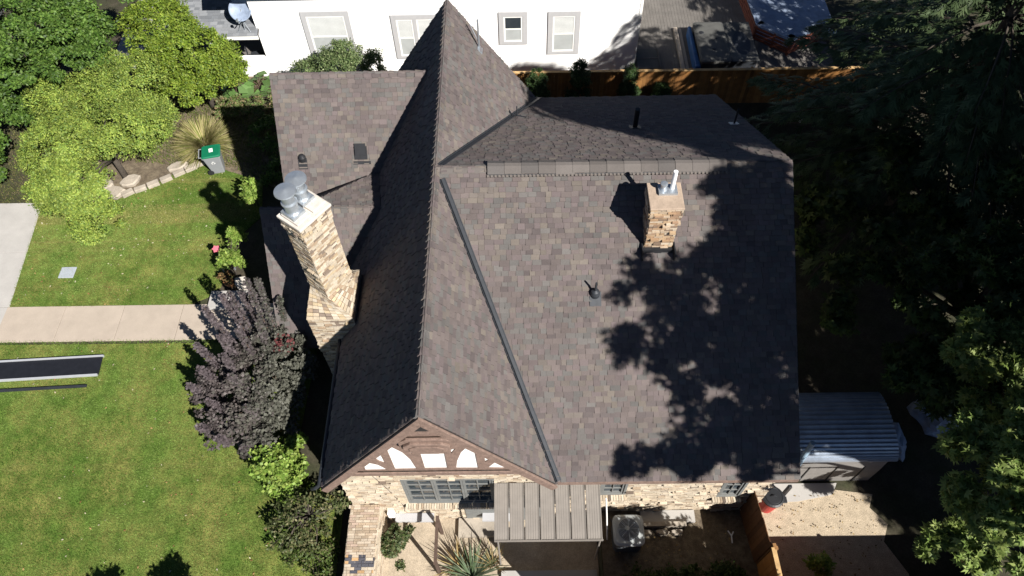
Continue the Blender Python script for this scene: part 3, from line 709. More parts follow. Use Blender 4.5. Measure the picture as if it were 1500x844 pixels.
# porch
b = MB(); pr = []
PF = NY - .35
b.prism([(-14.5, PF, 2.42), (-10.85, PF, 2.42), (-10.85, NY + 5, 3.9), (-14.5, NY + 5, 3.9)], (0, 0, -.06), (.1, .1, .1))
pr = b.build('porch_roof', 'slate', nb)
GR = [(.16, .17, .185), (.19, .20, .215), (.14, .15, .165), (.21, .22, .235)]
sh = shingles('porch_shingles', [(-14.55, PF - .05, 2.44), (-10.87, PF - .05, 2.44), (-10.87, NY + 4.8, 2.44 + 5.2 * .277), (-14.55, NY + 4.8, 2.44 + 5.2 * .277)], pr, ex=.15, pal=GR, m='slate', wmin=.2, wmax=.35, under=.03, hi=.012)
b = MB(); b.span((-14.5, PF - .06, 2.26), (-10.86, PF - .0, 2.42)); b.build('porch_fascia', 'whitepaint', nb)
b = MB(); b.span((-12.6, NY - .02, -.2), (-10.96, NY + .15, 1.02)); b.build('porch_wall', 'siding', nb)
b = MB(); b.span((-14.4, NY + 3.2, -.1), (-10.96, NY + 3.4, 3)); b.build('porch_wall', 'siding', nb)
b = MB(); b.tube([(-13.1, NY - .02, -.1), (-13.1, NY - .02, 2.3)], .07, 10); b.build('porch_post', 'whitepaint', nb)
b = MB(); b.span((-14.4, NY + .16, -.05), (-10.96, NY + 3.2, .25)); b.build('porch_floor', 'deckw', nb)

ds = thing('satellite_dish', 'pale grey satellite dish on a tripod mount on the porch roof', 'satellite dish', (-11.5, 26.6, 2.5))
b = MB(); ax = (Vector((1, 0, 0)), Vector((0, .62, .78)), Vector((0, -.78, .62)))
b.lathe((-11.35, 26.62, 3.42), [(.02, -.10), (.25, -.075), (.40, -.02), (.47, .05), (.46, .06), (.39, -.005), (.24, -.06), (.02, -.085)], 28, ax=ax); b.build('dish', 'bluegrey', ds, smooth=True)
b = MB(); b.tube([(-11.4, 26.5, 2.52), (-11.4, 26.6, 3.2), (-11.35, 26.7, 3.38)], .03, 8)
for dx, dy in ((-.3, -.1), (.25, -.12), (0, .3)): b.tube([(-11.4 + dx, 26.5 + dy, 2.5 + dy * .277), (-11.4, 26.57, 2.95)], .015, 6)
b.build('mount', 'galv', ds)
b = MB(); b.tube([(-11.35, 26.42, 3.1), (-11.35, 26.0, 3.2), (-11.35, 25.95, 3.35)], .02, 6); b.box((-11.35, 25.95, 3.4), (.08, .1, .1)); b.build('feed_arm', 'galv', ds)
pc = thing('patio_chair', 'dark slatted chair standing in the shade of the white porch', 'chair', (-11.6, 26.95, .25))
b = MB()
for k in range(7): b.box((-11.6 + .02, 26.95 + k * .075, .70 + k * .004), (.62, .05, .02), .35)
b.build('seat', 'flash', pc)
b = MB()
for k in range(7): b.box((-11.95, 27.1, .78 + k * .08), (.03, .55, .05), .35)
b.build('backrest', 'flash', pc)
for sx in (-.25, .25):
    for sy in (.05, .42): b = MB(); b.tube([(-11.6 + sx, 26.95 + sy, .25), (-11.6 + sx, 26.95 + sy, .7)], .02, 6); b.build('leg', 'flash', pc)

# ------------------------------------------------------------------ fences
FENCE = [(.30, .135, .035), (.27, .115, .03), (.33, .155, .045), (.24, .10, .028)]
def fence(name, label, p0, p1, h, cat='fence', z0=0, cols=FENCE, cap=True, hs=None):
    p0, p1 = Vector((*p0, z0)), Vector((*p1, z0)); L = (p1 - p0).length; t = (p1 - p0) / L; n = Vector((-t.y, t.x, 0))
    root = thing(name, label, cat, (p0 + p1) / 2); b = MB(); k = int(L / .145)
    for i in range(k):
        a = L * (i + .5) / k; hh = h + random.uniform(-.012, .012)
        b.box(p0 + t * a + Vector((0, 0, hh / 2)) + n * random.uniform(-.004, .004), (L / k - .006, .02, hh), 0, jit(random.choice(cols), .15), (t, n, Vector((0, 0, 1))))
    b.build('boards', 'cedarw', root)
    for zz in (.35, h - .3): b = MB(); b.box(p0 + t * L / 2 + n * .035 + Vector((0, 0, zz)), (L, .04, .09), 0, jit(cols[0], .1), (t, n, Vector((0, 0, 1)))); b.build('rail', 'cedarw', root)
    if cap:
        b = MB(); b.box(p0 + t * L / 2 + Vector((0, 0, h + .035)), (L + .04, .12, .035), 0, (.46, .30, .14), (t, n, Vector((0, 0, 1)))); b.build('cap_rail', 'cedarw', root)
    m_ = max(2, int(L / 2.4) + 1)
    for i in range(m_):
        b = MB(); b.box(p0 + t * (L * i / (m_ - 1)) + n * .07 + Vector((0, 0, (h + .06) / 2)), (.09, .09, h + .06), 0, jit((.25, .13, .05), .15), (t, n, Vector((0, 0, 1)))); b.build('post', 'cedarw', root)
    return root
fence('wooden_fence', 'long orange-brown board fence between the white house and the shingle roof', (-5.2, 24.4), (14.5, 24.3), 1.78, cols=[(.20, .092, .026), (.17, .078, .022), (.22, .105, .032), (.15, .068, .02)])
fence('wooden_fence', 'short dark board fence running out from the brick front wall beside the red can', (6.42, 7.0), (6.6, 5.35), 1.8, cap=False, cols=[(.11, .05, .02), (.09, .04, .017), (.13, .06, .024)])
fence('wooden_gate', 'low orange board gate panel with a pale top rail at the bottom edge', (6.66, 5.3), (6.74, 3.0), 1.72, 'gate')
fence('wooden_fence', 'board fence closing the gravel yard at the bottom edge of the picture', (6.9, 4.35), (13.2, 4.35), 1.85)
fence('wooden_fence', 'unseen board fence in front of the air conditioner, lengthened to shade the patio', (.7, 4.2), (6.5, 4.2), 2.0)  # out of view; lengthened leftwards to throw shade over the yard and patio

# ------------------------------------------------------------------ foliage builders
def unit(a): return a / (np.linalg.norm(a, axis=1, keepdims=True) + 1e-9)
LOBES = {'oval': [[(0, 0), (.28, .45), (0, 1), (-.28, .45)]],
         'round': [[(0, 0), (.45, .5), (0, 1), (-.45, .5)]],
         'maple': [[(0, 0), (.16, .45), (0, 1.05), (-.16, .45)], [(0, 0), (.45, .25), (.78, .72), (.22, .5)], [(0, 0), (-.22, .5), (-.78, .72), (-.45, .25)], [(0, 0), (.3, -.08), (.72, .05), (.4, .22)], [(0, 0), (-.4, .22), (-.72, .05), (-.3, -.08)]],
         'spray': [[(0, 0), (.10, .3), (0, 1.0), (-.10, .3)], [(0, .2), (.12, .3), (.38, .62), (.06, .42)], [(0, .2), (-.06, .42), (-.38, .62), (-.12, .3)], [(0, .45), (.08, .52), (.28, .85), (.03, .6)], [(0, .45), (-.03, .6), (-.28, .85), (-.08, .52)]]}
def leaves(name, P, D, Nn, size, cols, m, parent, shape='oval', fold=.15):
    """P positions, D growth direction, Nn normals, cols (n,3)"""
    n = len(P); D = unit(D); X = unit(np.cross(D, Nn)); Nn = np.cross(X, D)
    quads = LOBES[shape]; Vs = []
    for q in quads:
        for (x, y) in q:
            Vs.append(P + X * (x * size)[:, None] + D * (y * size)[:, None] + Nn * ((-fold * abs(x) - .12 * y * y) * size)[:, None])
    V = np.stack(Vs, 1).reshape(-1, 3); k = len(quads)
    F = np.arange(len(V)).reshape(-1, 4)
    return npmesh(name, V, F, np.repeat(cols, k, 0), m, parent)
def pal(cols, n, k=.22, wts=None):
    c = np.array(cols); w_ = None if wts is None else np.array(wts) / sum(wts)
    return c[rng.choice(len(c), n, p=w_)] * rng.uniform(1 - k, 1 + k, (n, 1))
def crown_points(ells, n, clump=.45, nclump=70, up=.55, zmin=.05, inner=.35):
    """leaf points gathered in clumps spread through the volume of ellipsoids (x,y,z,rx,ry,rz)"""
    ells = np.array(ells, float); vol = ells[:, 3] * ells[:, 4] * ells[:, 5]; pr = vol ** .67; pr /= pr.sum()
    K = max(6, nclump); ei = rng.choice(len(ells), K, p=pr); d = unit(rng.normal(0, 1, (K, 3))); d[:, 2] = np.where(d[:, 2] < -.35, -d[:, 2], d[:, 2])
    r = 1 - inner * rng.random(K) ** 1.5
    Cc = ells[ei, :3] + d * ells[ei, 3:] * r[:, None]
    keep = Cc[:, 2] > zmin; Cc, d = Cc[keep], d[keep]; K = len(Cc)
    ci = rng.integers(0, K, n); cr = clump * rng.uniform(.5, 1.25, K)
    o = unit(rng.normal(0, 1, (n, 3))) * (rng.random(n) ** .45)[:, None]; o[:, 2] *= .6
    P = Cc[ci] + o * cr[ci][:, None]
    P[:, 2] = np.maximum(P[:, 2], zmin)
    N_ = unit(o * .5 + d[ci] * .5 + np.array((0, 0, up)) + rng.normal(0, .45, (n, 3)))
    D = unit(rng.normal(0, 1, (n, 3)) + d[ci] * .6 + np.array((0, 0, -.25)))
    return P, D, N_, Cc, ci
def limbs(b, root, targets, r0, wob=.15, n=6):
    root = Vector(root)
    for t in targets:
        t = Vector(t); mid = root.lerp(t, .5) + Vector((random.uniform(-wob, wob), random.uniform(-wob, wob), (t - root).length * .12)); q = mid.lerp(t, .5)
        b.tube([root, mid, q, t], [r0, r0 * .6, r0 * .38, r0 * .15], n)
def tree(name, label, cat, base, fork, ells, n, size, cols, wts=None, shape='oval', clump=.5, nclump=80, r0=.16, group=None, k=.25, nl=22, m='leaf', up=.55, zmin=.05, clv=.18, inner=.35):
    root = thing(name, label, cat, base, group)
    P, D, N_, Cc, ci = crown_points(ells, n, clump, nclump, up, zmin, inner)
    cv = rng.uniform(1 - clv, 1 + clv, len(Cc))[ci][:, None]
    leaves('crown', P, D, N_, size * rng.uniform(.65, 1.25, n), pal(cols, n, k, wts) * cv, m, root, shape)
    b = MB(); bx, by, bz = base
    f = Vector(fork); b.tube([(bx, by, bz - .1), (bx + .03, by, bz + (f.z - bz) * .4), f], [r0 * 1.25, r0, r0 * .85], 10)
    limbs(b, f, [Cc[i] for i in rng.choice(len(Cc), min(nl, len(Cc)), replace=False)], r0 * .55)
    b.build('trunk', 'bark', root, smooth=True)
    return root

# upper left trees
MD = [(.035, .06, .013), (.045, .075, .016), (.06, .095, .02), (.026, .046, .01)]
GD = [(.06, .12, .018), (.085, .155, .025), (.11, .18, .035), (.04, .085, .015)]
tree('leafy_tree', 'glossy dark green tree filling the top left corner', 'tree', (-19.0, 24.2, 0), (-18.9, 24.1, 2.0),
     [(-18.7, 24.0, 4.2, 3.0, 2.8, 2.0), (-17.0, 23.0, 3.6, 1.7, 1.5, 1.3), (-20.6, 22.0, 3.4, 1.6, 1.6, 1.5), (-17.0, 25.6, 4.4, 1.9, 1.9, 1.6), (-20.6, 22.0, 2.0, 1.5, 1.2, 1.3), (-21.5, 20.9, 1.6, 1.0, .9, 1.2)], 80000, .13, GD, clump=.42, nclump=300, r0=.2)
GB = [(.180, .255, .045), (.220, .290, .052), (.255, .31, .06), (.115, .185, .036)]
tree('spreading_tree', 'low spreading yellow-green tree leaning over the pavement and stone edging', 'tree', (-15.9, 20.6, 0), (-15.8, 20.5, 1.2),
     [(-15.4, 20.9, 2.6, 2.5, 1.5, 1.2), (-16.7, 18.7, 1.6, 1.4, 1.1, 1.0), (-17.4, 20.0, 2.1, 1.4, 1.3, 1.1), (-14.6, 21.2, 2.3, 1.4, 1.2, 1.1), (-15.9, 17.7, .8, 1.0, .8, .7), (-15.0, 22.4, 3.3, 1.5, 1.2, 1.0), (-17.3, 18.7, 1.4, 1.1, .9, .9), (-17.3, 22.0, 2.8, 1.5, 1.0, .9), (-14.7, 20.95, 1.6, 1.2, .6, .8), (-15.9, 20.5, 1.7, .9, .6, .7)], 130000, .088, GB, clump=.36, nclump=620, r0=.12, shape='oval', up=.7, clv=.3)
GC = [(.135, .205, .022), (.17, .24, .028), (.21, .265, .035), (.085, .14, .018)]
tree('bushy_tree', 'lime green dense tree reaching in front of the white porch', 'tree', (-13.2, 24.6, 0), (-13.2, 24.5, 1.2),
     [(-13.0, 24.2, 2.6, 1.9, 1.5, 1.4), (-14.3, 25.4, 3.3, 1.5, 1.4, 1.2), (-11.9, 24.0, 2.3, 1.0, 1.0, 1.0), (-13.4, 23.5, 2.0, 1.2, .8, .9)], 62000, .10, GC, clump=.33, nclump=330, r0=.12)
tree('shrub', 'dark green shrub cut by the left edge beside the pavement', 'shrub', (-21.2, 20.6, 0), (-21.2, 20.6, .4), [(-21.2, 20.5, .9, 1.0, 1.0, .9)], 7000, .14, GD, clump=.3, nclump=40, r0=.05)
# silvery shrub between the wing roof and the white house
tree('shrub', 'tall grey-green shrub standing against the white wall behind the left wing', 'shrub', (-7.3, 24.6, 0), (-7.3, 24.6, .8),
     [(-7.3, 24.6, 1.6, 1.25, 1.0, 1.3), (-7.1, 24.6, 2.5, .9, .7, .8), (-8.5, 24.6, 1.6, .7, .6, .9), (-6.0, 24.8, 1.7, .5, .5, 1.0)], 20000, .085, [(.10, .15, .05), (.14, .19, .075), (.20, .24, .11), (.07, .11, .04)], clump=.28, nclump=150, r0=.05)
for (x, y, h, r), lb in zip(((.75, 23.75, 2.55, .5), (2.5, 23.9, 2.75, .5), (4.55, 23.85, 2.45, .42), (5.9, 23.8, 1.6, .45)), ('pointed evergreen shrub nearest the roof peak, in front of the orange fence', 'tallest pointed evergreen shrub, in front of the fence below the right window', 'narrow evergreen shrub by the corner of the white house', 'low evergreen shrub in front of the sunlit part of the fence')):
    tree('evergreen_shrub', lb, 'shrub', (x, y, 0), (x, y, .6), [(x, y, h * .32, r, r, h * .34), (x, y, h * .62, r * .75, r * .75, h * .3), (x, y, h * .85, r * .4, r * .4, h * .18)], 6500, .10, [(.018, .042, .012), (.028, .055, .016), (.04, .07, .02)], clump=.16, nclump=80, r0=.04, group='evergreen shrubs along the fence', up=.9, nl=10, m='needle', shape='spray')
# garden shrubs round the left side
GG = [(.12, .20, .03), (.18, .27, .05), (.23, .30, .065)]
tree('shrub', 'bright green shrub growing below the purple smoke bush', 'shrub', (-7.5, 8.2, 0), (-7.5, 8.2, .3), [(-7.5, 8.2, .65, .75, .6, .55), (-7.2, 8.7, .5, .5, .5, .5), (-7.2, 7.7, .45, .5, .45, .4)], 6500, .12, GG, clump=.25, nclump=50, r0=.03, shape='round')
tree('shrub', 'small bright green plant between the bin and the house', 'shrub', (-10.25, 19.0, 0), (-10.25, 19.0, .5), [(-10.2, 19.0, 1.0, .32, .3, .5), (-10.3, 18.8, .5, .3, .3, .4)], 1500, .14, GG, clump=.14, nclump=26, r0=.02)
tree('shrub', 'leggy green shrub beside the stone step by the entry', 'shrub', (-10.45, 15.75, 0), (-10.45, 15.75, .4), [(-10.4, 15.8, .75, .42, .4, .45), (-10.1, 16.4, 1.35, .22, .22, .45)], 2600, .12, GG, clump=.17, nclump=40, r0=.025)
tree('shrub', 'sprawling green patio shrub beside the brick garden wall', 'shrub', (-3.75, 5.9, PZ), (-3.75, 5.9, PZ + .25), [(-3.8, 6.0, PZ + .55, .42, .5, .5), (-3.55, 5.35, PZ + .4, .35, .4, .3), (-3.0, 5.75, PZ + .3, .35, .25, .25), (-3.3, 6.2, PZ + .5, .3, .25, .35)], 4200, .10, [(.07, .10, .03), (.10, .13, .05), (.15, .14, .07), (.06, .09, .035)], clump=.15, nclump=70, r0=.03, shape='oval')
tree('shrub', 'untidy olive shrub with bare arching stems at the gable corner', 'shrub', (-6.3, 6.7, 0), (-6.3, 6.7, .5), [(-6.4, 6.8, .7, .8, .6, .55), (-5.5, 6.9, .95, .6, .25, .35), (-6.9, 6.2, .5, .6, .5, .4), (-6.3, 6.1, .35, .6, .5, .3)], 3300, .11, [(.10, .12, .045), (.07, .09, .03), (.16, .15, .07), (.05, .065, .02)], clump=.2, nclump=80, r0=.06, nl=40)
tree('shrub', 'dark low plants trailing over the lawn edge by the brick wall', 'shrub', (-6.2, 5.7, 0), (-6.2, 5.7, .15), [(-6.2, 5.7, .22, .8, .5, .2), (-7.0, 7.3, .2, .5, .5, .2), (-5.7, 5.1, .2, .3, .5, .2)], 3600, .09, [(.06, .10, .02), (.09, .13, .03), (.12, .12, .05)], clump=.2, nclump=50, r0=.02)
tree('shrub', 'round dark shrub just below the bottom edge of the lawn', 'shrub', (-8.7, 3.2, 0), (-8.7, 3.2, .5), [(-8.4, 2.9, 1.6, .8, .5, 1.3), (-10.2, 2.9, 1.5, .6, .5, 1.2), (-9.2, 2.9, .9, 1.0, .5, .8)], 8000, .12, GD, clump=.25, nclump=60, r0=.05)
tree('shrub', 'dark shrub at the bottom edge in the shaded side yard', 'shrub', (4.6, 4.7, 0), (4.6, 4.7, .3), [(4.4, 4.75, .5, .8, .4, .4), (5.6, 4.8, .45, .6, .35, .4), (3.3, 4.8, .35, .5, .3, .3)], 5000, .10, MD, clump=.2, nclump=60, r0=.04)
tree('leafy_tree', 'unseen small tree added below the bottom edge to shade the air conditioner', 'tree', (6.0, 2.6, 0), (6.0, 2.6, 2.0), [(5.9, 2.9, 3.5, 2.0, .9, .8), (4.6, 3.0, 3.3, 1.2, .7, .6)], 7000, .15, GD, clump=.35, nclump=60, r0=.08)  # added out of view; crown placed to shade the unit and nearby ground
tree('shrub', 'small bright plant in the shaded gravel right of the gate', 'shrub', (8.3, 5.2, 0), (8.3, 5.2, .2), [(8.3, 5.2, .4, .35, .3, .3)], 700, .11, GG, clump=.12, nclump=20, r0=.02)

# purple smoke bush: grey-green dome, upright purple shoots
sb = thing('smoke_bush', 'large purple smoke bush with upright shoots on the lawn beside the entry roof', 'bush', (-8.3, 10.7, 0))
P, D, N_, Cc, ci = crown_points([(-8.6, 10.5, 1.05, 1.7, 1.55, 1.1), (-7.5, 11.3, 1.3, .95, .95, .9), (-9.0, 9.6, .7, 1.15, .9, .6), (-7.9, 9.1, .6, .9, .8, .6), (-8.2, 11.8, 1.7, .7, .6, .6)], 19000, .22, 270, .7)
mixx = np.clip((P[:, 0] + 9.1) / 1.3 + rng.normal(0, .35, len(P)), 0, 1)[:, None]
cA, cB = np.array((.096, .080, .078)), np.array((.096, .098, .078))
colS = (cA * (1 - mixx) + cB * mixx) * rng.uniform(.7, 1.35, (len(P), 1))
rd = (np.linalg.norm(P - np.array((-7.5, 11.7, 1.9)), axis=1) < .38) & (rng.random(len(P)) < .5); colS[rd] = (.17, .055, .055)
leaves('crown', P, D, N_, .10 * rng.uniform(.6, 1.3, len(P)), colS, 'leaf', sb, 'round')
sh_spec = [(-8.0, 12.2, .08, .24, 4.2), (-8.3, 12.4, 0, .24, 3.9), (-8.6, 12.1, -.12, .22, 3.7), (-8.9, 12.3, -.18, .2, 3.4), (-9.2, 11.9, -.3, .2, 3.3), (-9.0, 11.3, -.12, .12, 2.9), (-9.45, 11.2, -.4, .06, 2.7), (-9.3, 10.6, -.4, -.02, 2.5), (-9.6, 10.3, -.62, -.06, 2.0), (-9.2, 9.9, -.45, -.1, 1.8), (-8.5, 11.4, -.05, .12, 3.1), (-8.8, 10.8, -.15, .03, 2.8), (-8.1, 11.6, .1, .12, 3.2), (-9.4, 9.3, -1.0, -.1, 1.2), (-8.8, 12.8, -.1, .35, 2.6), (-7.7, 12.4, .12, .22, 3.0), (-9.0, 9.0, -.4, -.3, 1.3), (-8.4, 8.8, -.1, -.45, 1.1), (-8.5, 10.4, -.2, -.1, 2.5), (-8.2, 9.7, -.1, -.2, 2.0)]
PP, DD, NN, CCl = [], [], [], []; b = MB()
for x, y, lx, ly, h in sh_spec:
    p0 = np.array((x, y, .5)); p1 = np.array((x + lx * h * .45, y + ly * h * .45, h)); b.tube([p0 * .4 + np.array((-8.3, 10.7, 0)) * .6, p0, p1], [.03, .022, .008], 6)
    n = 430; t = rng.random(n) ** .85; rr = .11 * (1 - .45 * t); a = rng.uniform(0, 6.28, n)
    o = np.c_[np.cos(a), np.sin(a), rng.uniform(-.2, .5, n)]
    PP.append(p0 + (p1 - p0) * (.2 + .8 * t)[:, None] + o * (rr * rng.random(n))[:, None]); DD.append(o + rng.normal(0, .2, (n, 3))); NN.append(unit(np.array((0, 0, 1.0)) + o * .5 + rng.normal(0, .3, (n, 3))))
    mx = np.clip((x + 8.6) / 1.0 + rng.normal(0, .3, n), 0, 1)[:, None]; cA2 = np.array((.114, .094, .100))
    CCl.append((cA2 * (1 - mx) + np.array((.075, .08, .06)) * mx) * rng.uniform(.7, 1.35, (n, 1)))
PP, DD, NN, CCl = map(np.concatenate, (PP, DD, NN, CCl))
leaves('shoots', PP, DD, NN, .085 * rng.uniform(.7, 1.3, len(PP)), CCl, 'leaf', sb, 'round')
b.build('stems', 'stem', sb)

# strap-leaved plants
def strap(name, label, cat, base, n, L, wd, cols, droop=.6, spread=.9, m='leafdry', plumes=0):
    root = thing(name, label, cat, base); B = np.array(base, float); V, F, T = [], [], []
    for i in range(n):
        a = random.uniform(0, 2 * PI); e = random.uniform(.15, 1) * spread; l_ = L * random.uniform(.6, 1.15)
        d = np.array((math.cos(a), math.sin(a), 0)); s = np.array((-math.sin(a), math.cos(a), 0)); p0 = B + d * random.uniform(0, .12) * L
        col = np.array(random.choice(cols)) * random.uniform(.75, 1.25)
        pts = []
        for k in range(5):
            t = k / 4; r = l_ * (math.sin(e) * t + droop * .25 * t * t); z = l_ * (math.cos(e) * t - droop * .45 * t * t * math.sin(e))
            q = p0 + d * r + np.array((0, 0, max(z, .02))); w_ = wd * (1 - t) ** .6 + .002; pts += [q - s * w_, q + s * w_]
        o = len(V); V += pts
        for k in range(4): F.append((o + 2 * k, o + 2 * k + 1, o + 2 * k + 3, o + 2 * k + 2)); T.append(col)
    npmesh('blades', np.array(V), np.array(F), np.array(T), m, root)
    return root
strap('ornamental_grass', 'straw-coloured clump of ornamental grass behind the green-lidded bin', 'grass clump', (-13.0, 22.2, 0), 2300, 1.2, .014, [(.30, .26, .11), (.36, .31, .15), (.17, .20, .05), (.22, .23, .07), (.42, .37, .20)], .9, 1.05)
strap('yucca', 'spiky grey-green yucca on the patio in front of the awning', 'plant', (-1.55, 5.15, PZ), 150, 1.05, .028, [(.11, .15, .09), (.16, .20, .13), (.08, .12, .06), (.22, .24, .16)], .35, 1.25, 'leaf')
yd = strap('dead_yucca', 'dry yellow stalks of yucca leaning beside the wooden rail', 'plant', (-1.95, 5.45, PZ), 45, .9, .016, [(.33, .25, .11), (.26, .18, .08), (.38, .31, .16)], .5, 1.2)
strap('dead_yucca', 'dry yellow flower stalks standing on the right side of the yucca', 'plant', (-.95, 5.5, PZ), 40, .95, .014, [(.33, .25, .11), (.40, .33, .18), (.28, .2, .09)], .3, .6)

def bigleaf(label, base, n, s, cols):
    root = thing('rhubarb', label, 'plant', base, 'large-leaved plants below the porch'); b = MB(); P, D, N_ = [], [], []
    for i in range(n):
        a = 2 * PI * i / n + random.uniform(-.3, .3); r = random.uniform(.15, .5) * s * 1.6; p = (base[0] + math.cos(a) * r, base[1] + math.sin(a) * r, .25 + random.uniform(.1, .4))
        P.append(p); D.append((math.cos(a), math.sin(a), -.2)); N_.append((math.cos(a) * .2, math.sin(a) * .2, 1)); b.tube([base, ((base[0] + p[0]) / 2, (base[1] + p[1]) / 2, p[2] * .8), p], .012, 5)
    P, D, N_ = map(np.array, (P, D, N_)); leaves('leaf', P, D, unit(N_), s * rng.uniform(.7, 1.2, n), pal(cols, n), 'leaf', root, 'round'); b.build('stalks', 'stem', root)
for (x, y), lb in zip(((-11.3, 25.6), (-10.5, 25.3), (-12.2, 25.3)), ('large-leaved plant below the white porch wall, middle one', 'large-leaved plant below the white porch wall, nearest the wing roof', 'large-leaved plant below the white porch wall, nearest the lime green tree')):
    bigleaf(lb, (x, y, 0), 16, .5, [(.10, .19, .05), (.14, .24, .08), (.08, .15, .04)])
tree('shrub', 'loose bed plants in the sun below the white wall', 'shrub', (-9.6, 25.0, 0), (-9.6, 25, .2), [(-9.4, 25.0, .45, .9, .6, .4), (-10.6, 24.2, .4, 1.2, .6, .35), (-12.3, 24.3, .3, .7, .6, .3)], 5500, .12, [(.12, .17, .05), (.18, .20, .09), (.09, .14, .03), (.22, .17, .09)], clump=.22, nclump=80, r0=.02)
tree('shrub', 'dark bed plants in the house shadow right of the bin', 'shrub', (-10.3, 22.2, 0), (-10.3, 22.2, .2), [(-10.0, 22.6, .4, 1.3, .9, .35), (-9.3, 20.6, .35, 1.0, .9, .3)], 4000, .12, GD, clump=.25, nclump=60, r0=.02)

# right-hand trees
tree('maple_tree', 'sunlit maple with big lobed leaves at the lower right edge', 'tree', (12.6, 5.4, 0), (12.4, 5.5, 3.2),
     [(10.8, 6.4, 6.2, 1.3, 1.2, 1.0), (10.5, 4.8, 6.0, 1.2, 1.0, 1.0), (9.9, 4.4, 4.8, .8, .6, .6), (12.0, 5.5, 6.6, 1.6, 1.6, 1.3), (11.8, 8.0, 5.2, 1.2, 1.0, 1.1), (12.0, 5.0, 3.2, .8, .7, .6), (11.4, 9.0, 6.2, .8, .7, .6)], 19000, .155, [(.15, .21, .05), (.19, .25, .065), (.22, .27, .08), (.10, .15, .035)], shape='maple', clump=.40, nclump=110, r0=.12)
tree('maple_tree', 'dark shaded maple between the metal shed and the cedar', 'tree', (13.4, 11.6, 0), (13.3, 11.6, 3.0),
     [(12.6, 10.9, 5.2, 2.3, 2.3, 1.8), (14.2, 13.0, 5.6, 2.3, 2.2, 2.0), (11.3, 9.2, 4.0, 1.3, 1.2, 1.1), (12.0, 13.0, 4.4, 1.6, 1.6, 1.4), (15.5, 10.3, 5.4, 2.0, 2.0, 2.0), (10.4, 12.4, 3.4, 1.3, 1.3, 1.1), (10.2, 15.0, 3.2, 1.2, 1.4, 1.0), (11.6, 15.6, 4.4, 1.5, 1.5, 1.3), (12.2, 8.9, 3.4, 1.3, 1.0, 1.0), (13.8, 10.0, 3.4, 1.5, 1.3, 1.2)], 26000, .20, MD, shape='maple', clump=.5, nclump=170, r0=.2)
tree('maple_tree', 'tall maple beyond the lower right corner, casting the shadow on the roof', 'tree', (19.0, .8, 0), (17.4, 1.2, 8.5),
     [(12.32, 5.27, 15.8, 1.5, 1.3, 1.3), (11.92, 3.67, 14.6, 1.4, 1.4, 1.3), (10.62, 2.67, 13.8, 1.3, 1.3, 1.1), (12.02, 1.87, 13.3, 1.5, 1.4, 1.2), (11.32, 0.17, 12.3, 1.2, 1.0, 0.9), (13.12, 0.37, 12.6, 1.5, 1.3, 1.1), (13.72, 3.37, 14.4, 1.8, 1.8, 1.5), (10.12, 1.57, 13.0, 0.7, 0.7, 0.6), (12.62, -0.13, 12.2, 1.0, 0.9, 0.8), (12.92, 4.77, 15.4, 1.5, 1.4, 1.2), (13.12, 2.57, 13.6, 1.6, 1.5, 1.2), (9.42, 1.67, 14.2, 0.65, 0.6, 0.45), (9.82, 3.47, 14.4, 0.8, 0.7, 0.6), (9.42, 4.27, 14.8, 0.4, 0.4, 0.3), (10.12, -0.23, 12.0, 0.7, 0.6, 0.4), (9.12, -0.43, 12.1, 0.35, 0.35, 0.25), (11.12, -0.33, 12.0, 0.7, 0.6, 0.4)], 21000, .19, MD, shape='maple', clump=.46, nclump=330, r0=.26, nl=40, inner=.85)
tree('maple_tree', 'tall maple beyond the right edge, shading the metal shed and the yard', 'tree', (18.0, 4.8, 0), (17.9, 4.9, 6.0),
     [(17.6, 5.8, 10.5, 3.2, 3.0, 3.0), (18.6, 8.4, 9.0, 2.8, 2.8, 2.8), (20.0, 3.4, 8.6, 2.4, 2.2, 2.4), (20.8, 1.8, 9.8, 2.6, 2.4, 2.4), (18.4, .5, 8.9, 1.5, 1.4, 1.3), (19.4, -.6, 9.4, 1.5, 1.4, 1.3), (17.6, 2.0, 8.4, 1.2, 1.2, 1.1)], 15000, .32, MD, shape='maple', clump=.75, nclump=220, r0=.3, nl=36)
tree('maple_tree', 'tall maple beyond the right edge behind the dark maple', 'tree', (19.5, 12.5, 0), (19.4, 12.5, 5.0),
     [(19.0, 12.6, 9.5, 3.6, 3.6, 3.2), (17.6, 14.6, 8.2, 2.6, 2.4, 2.4), (18.2, 10.4, 8.0, 2.6, 2.4, 2.4)], 12000, .32, MD, shape='maple', clump=.75, nclump=180, r0=.3, nl=30)

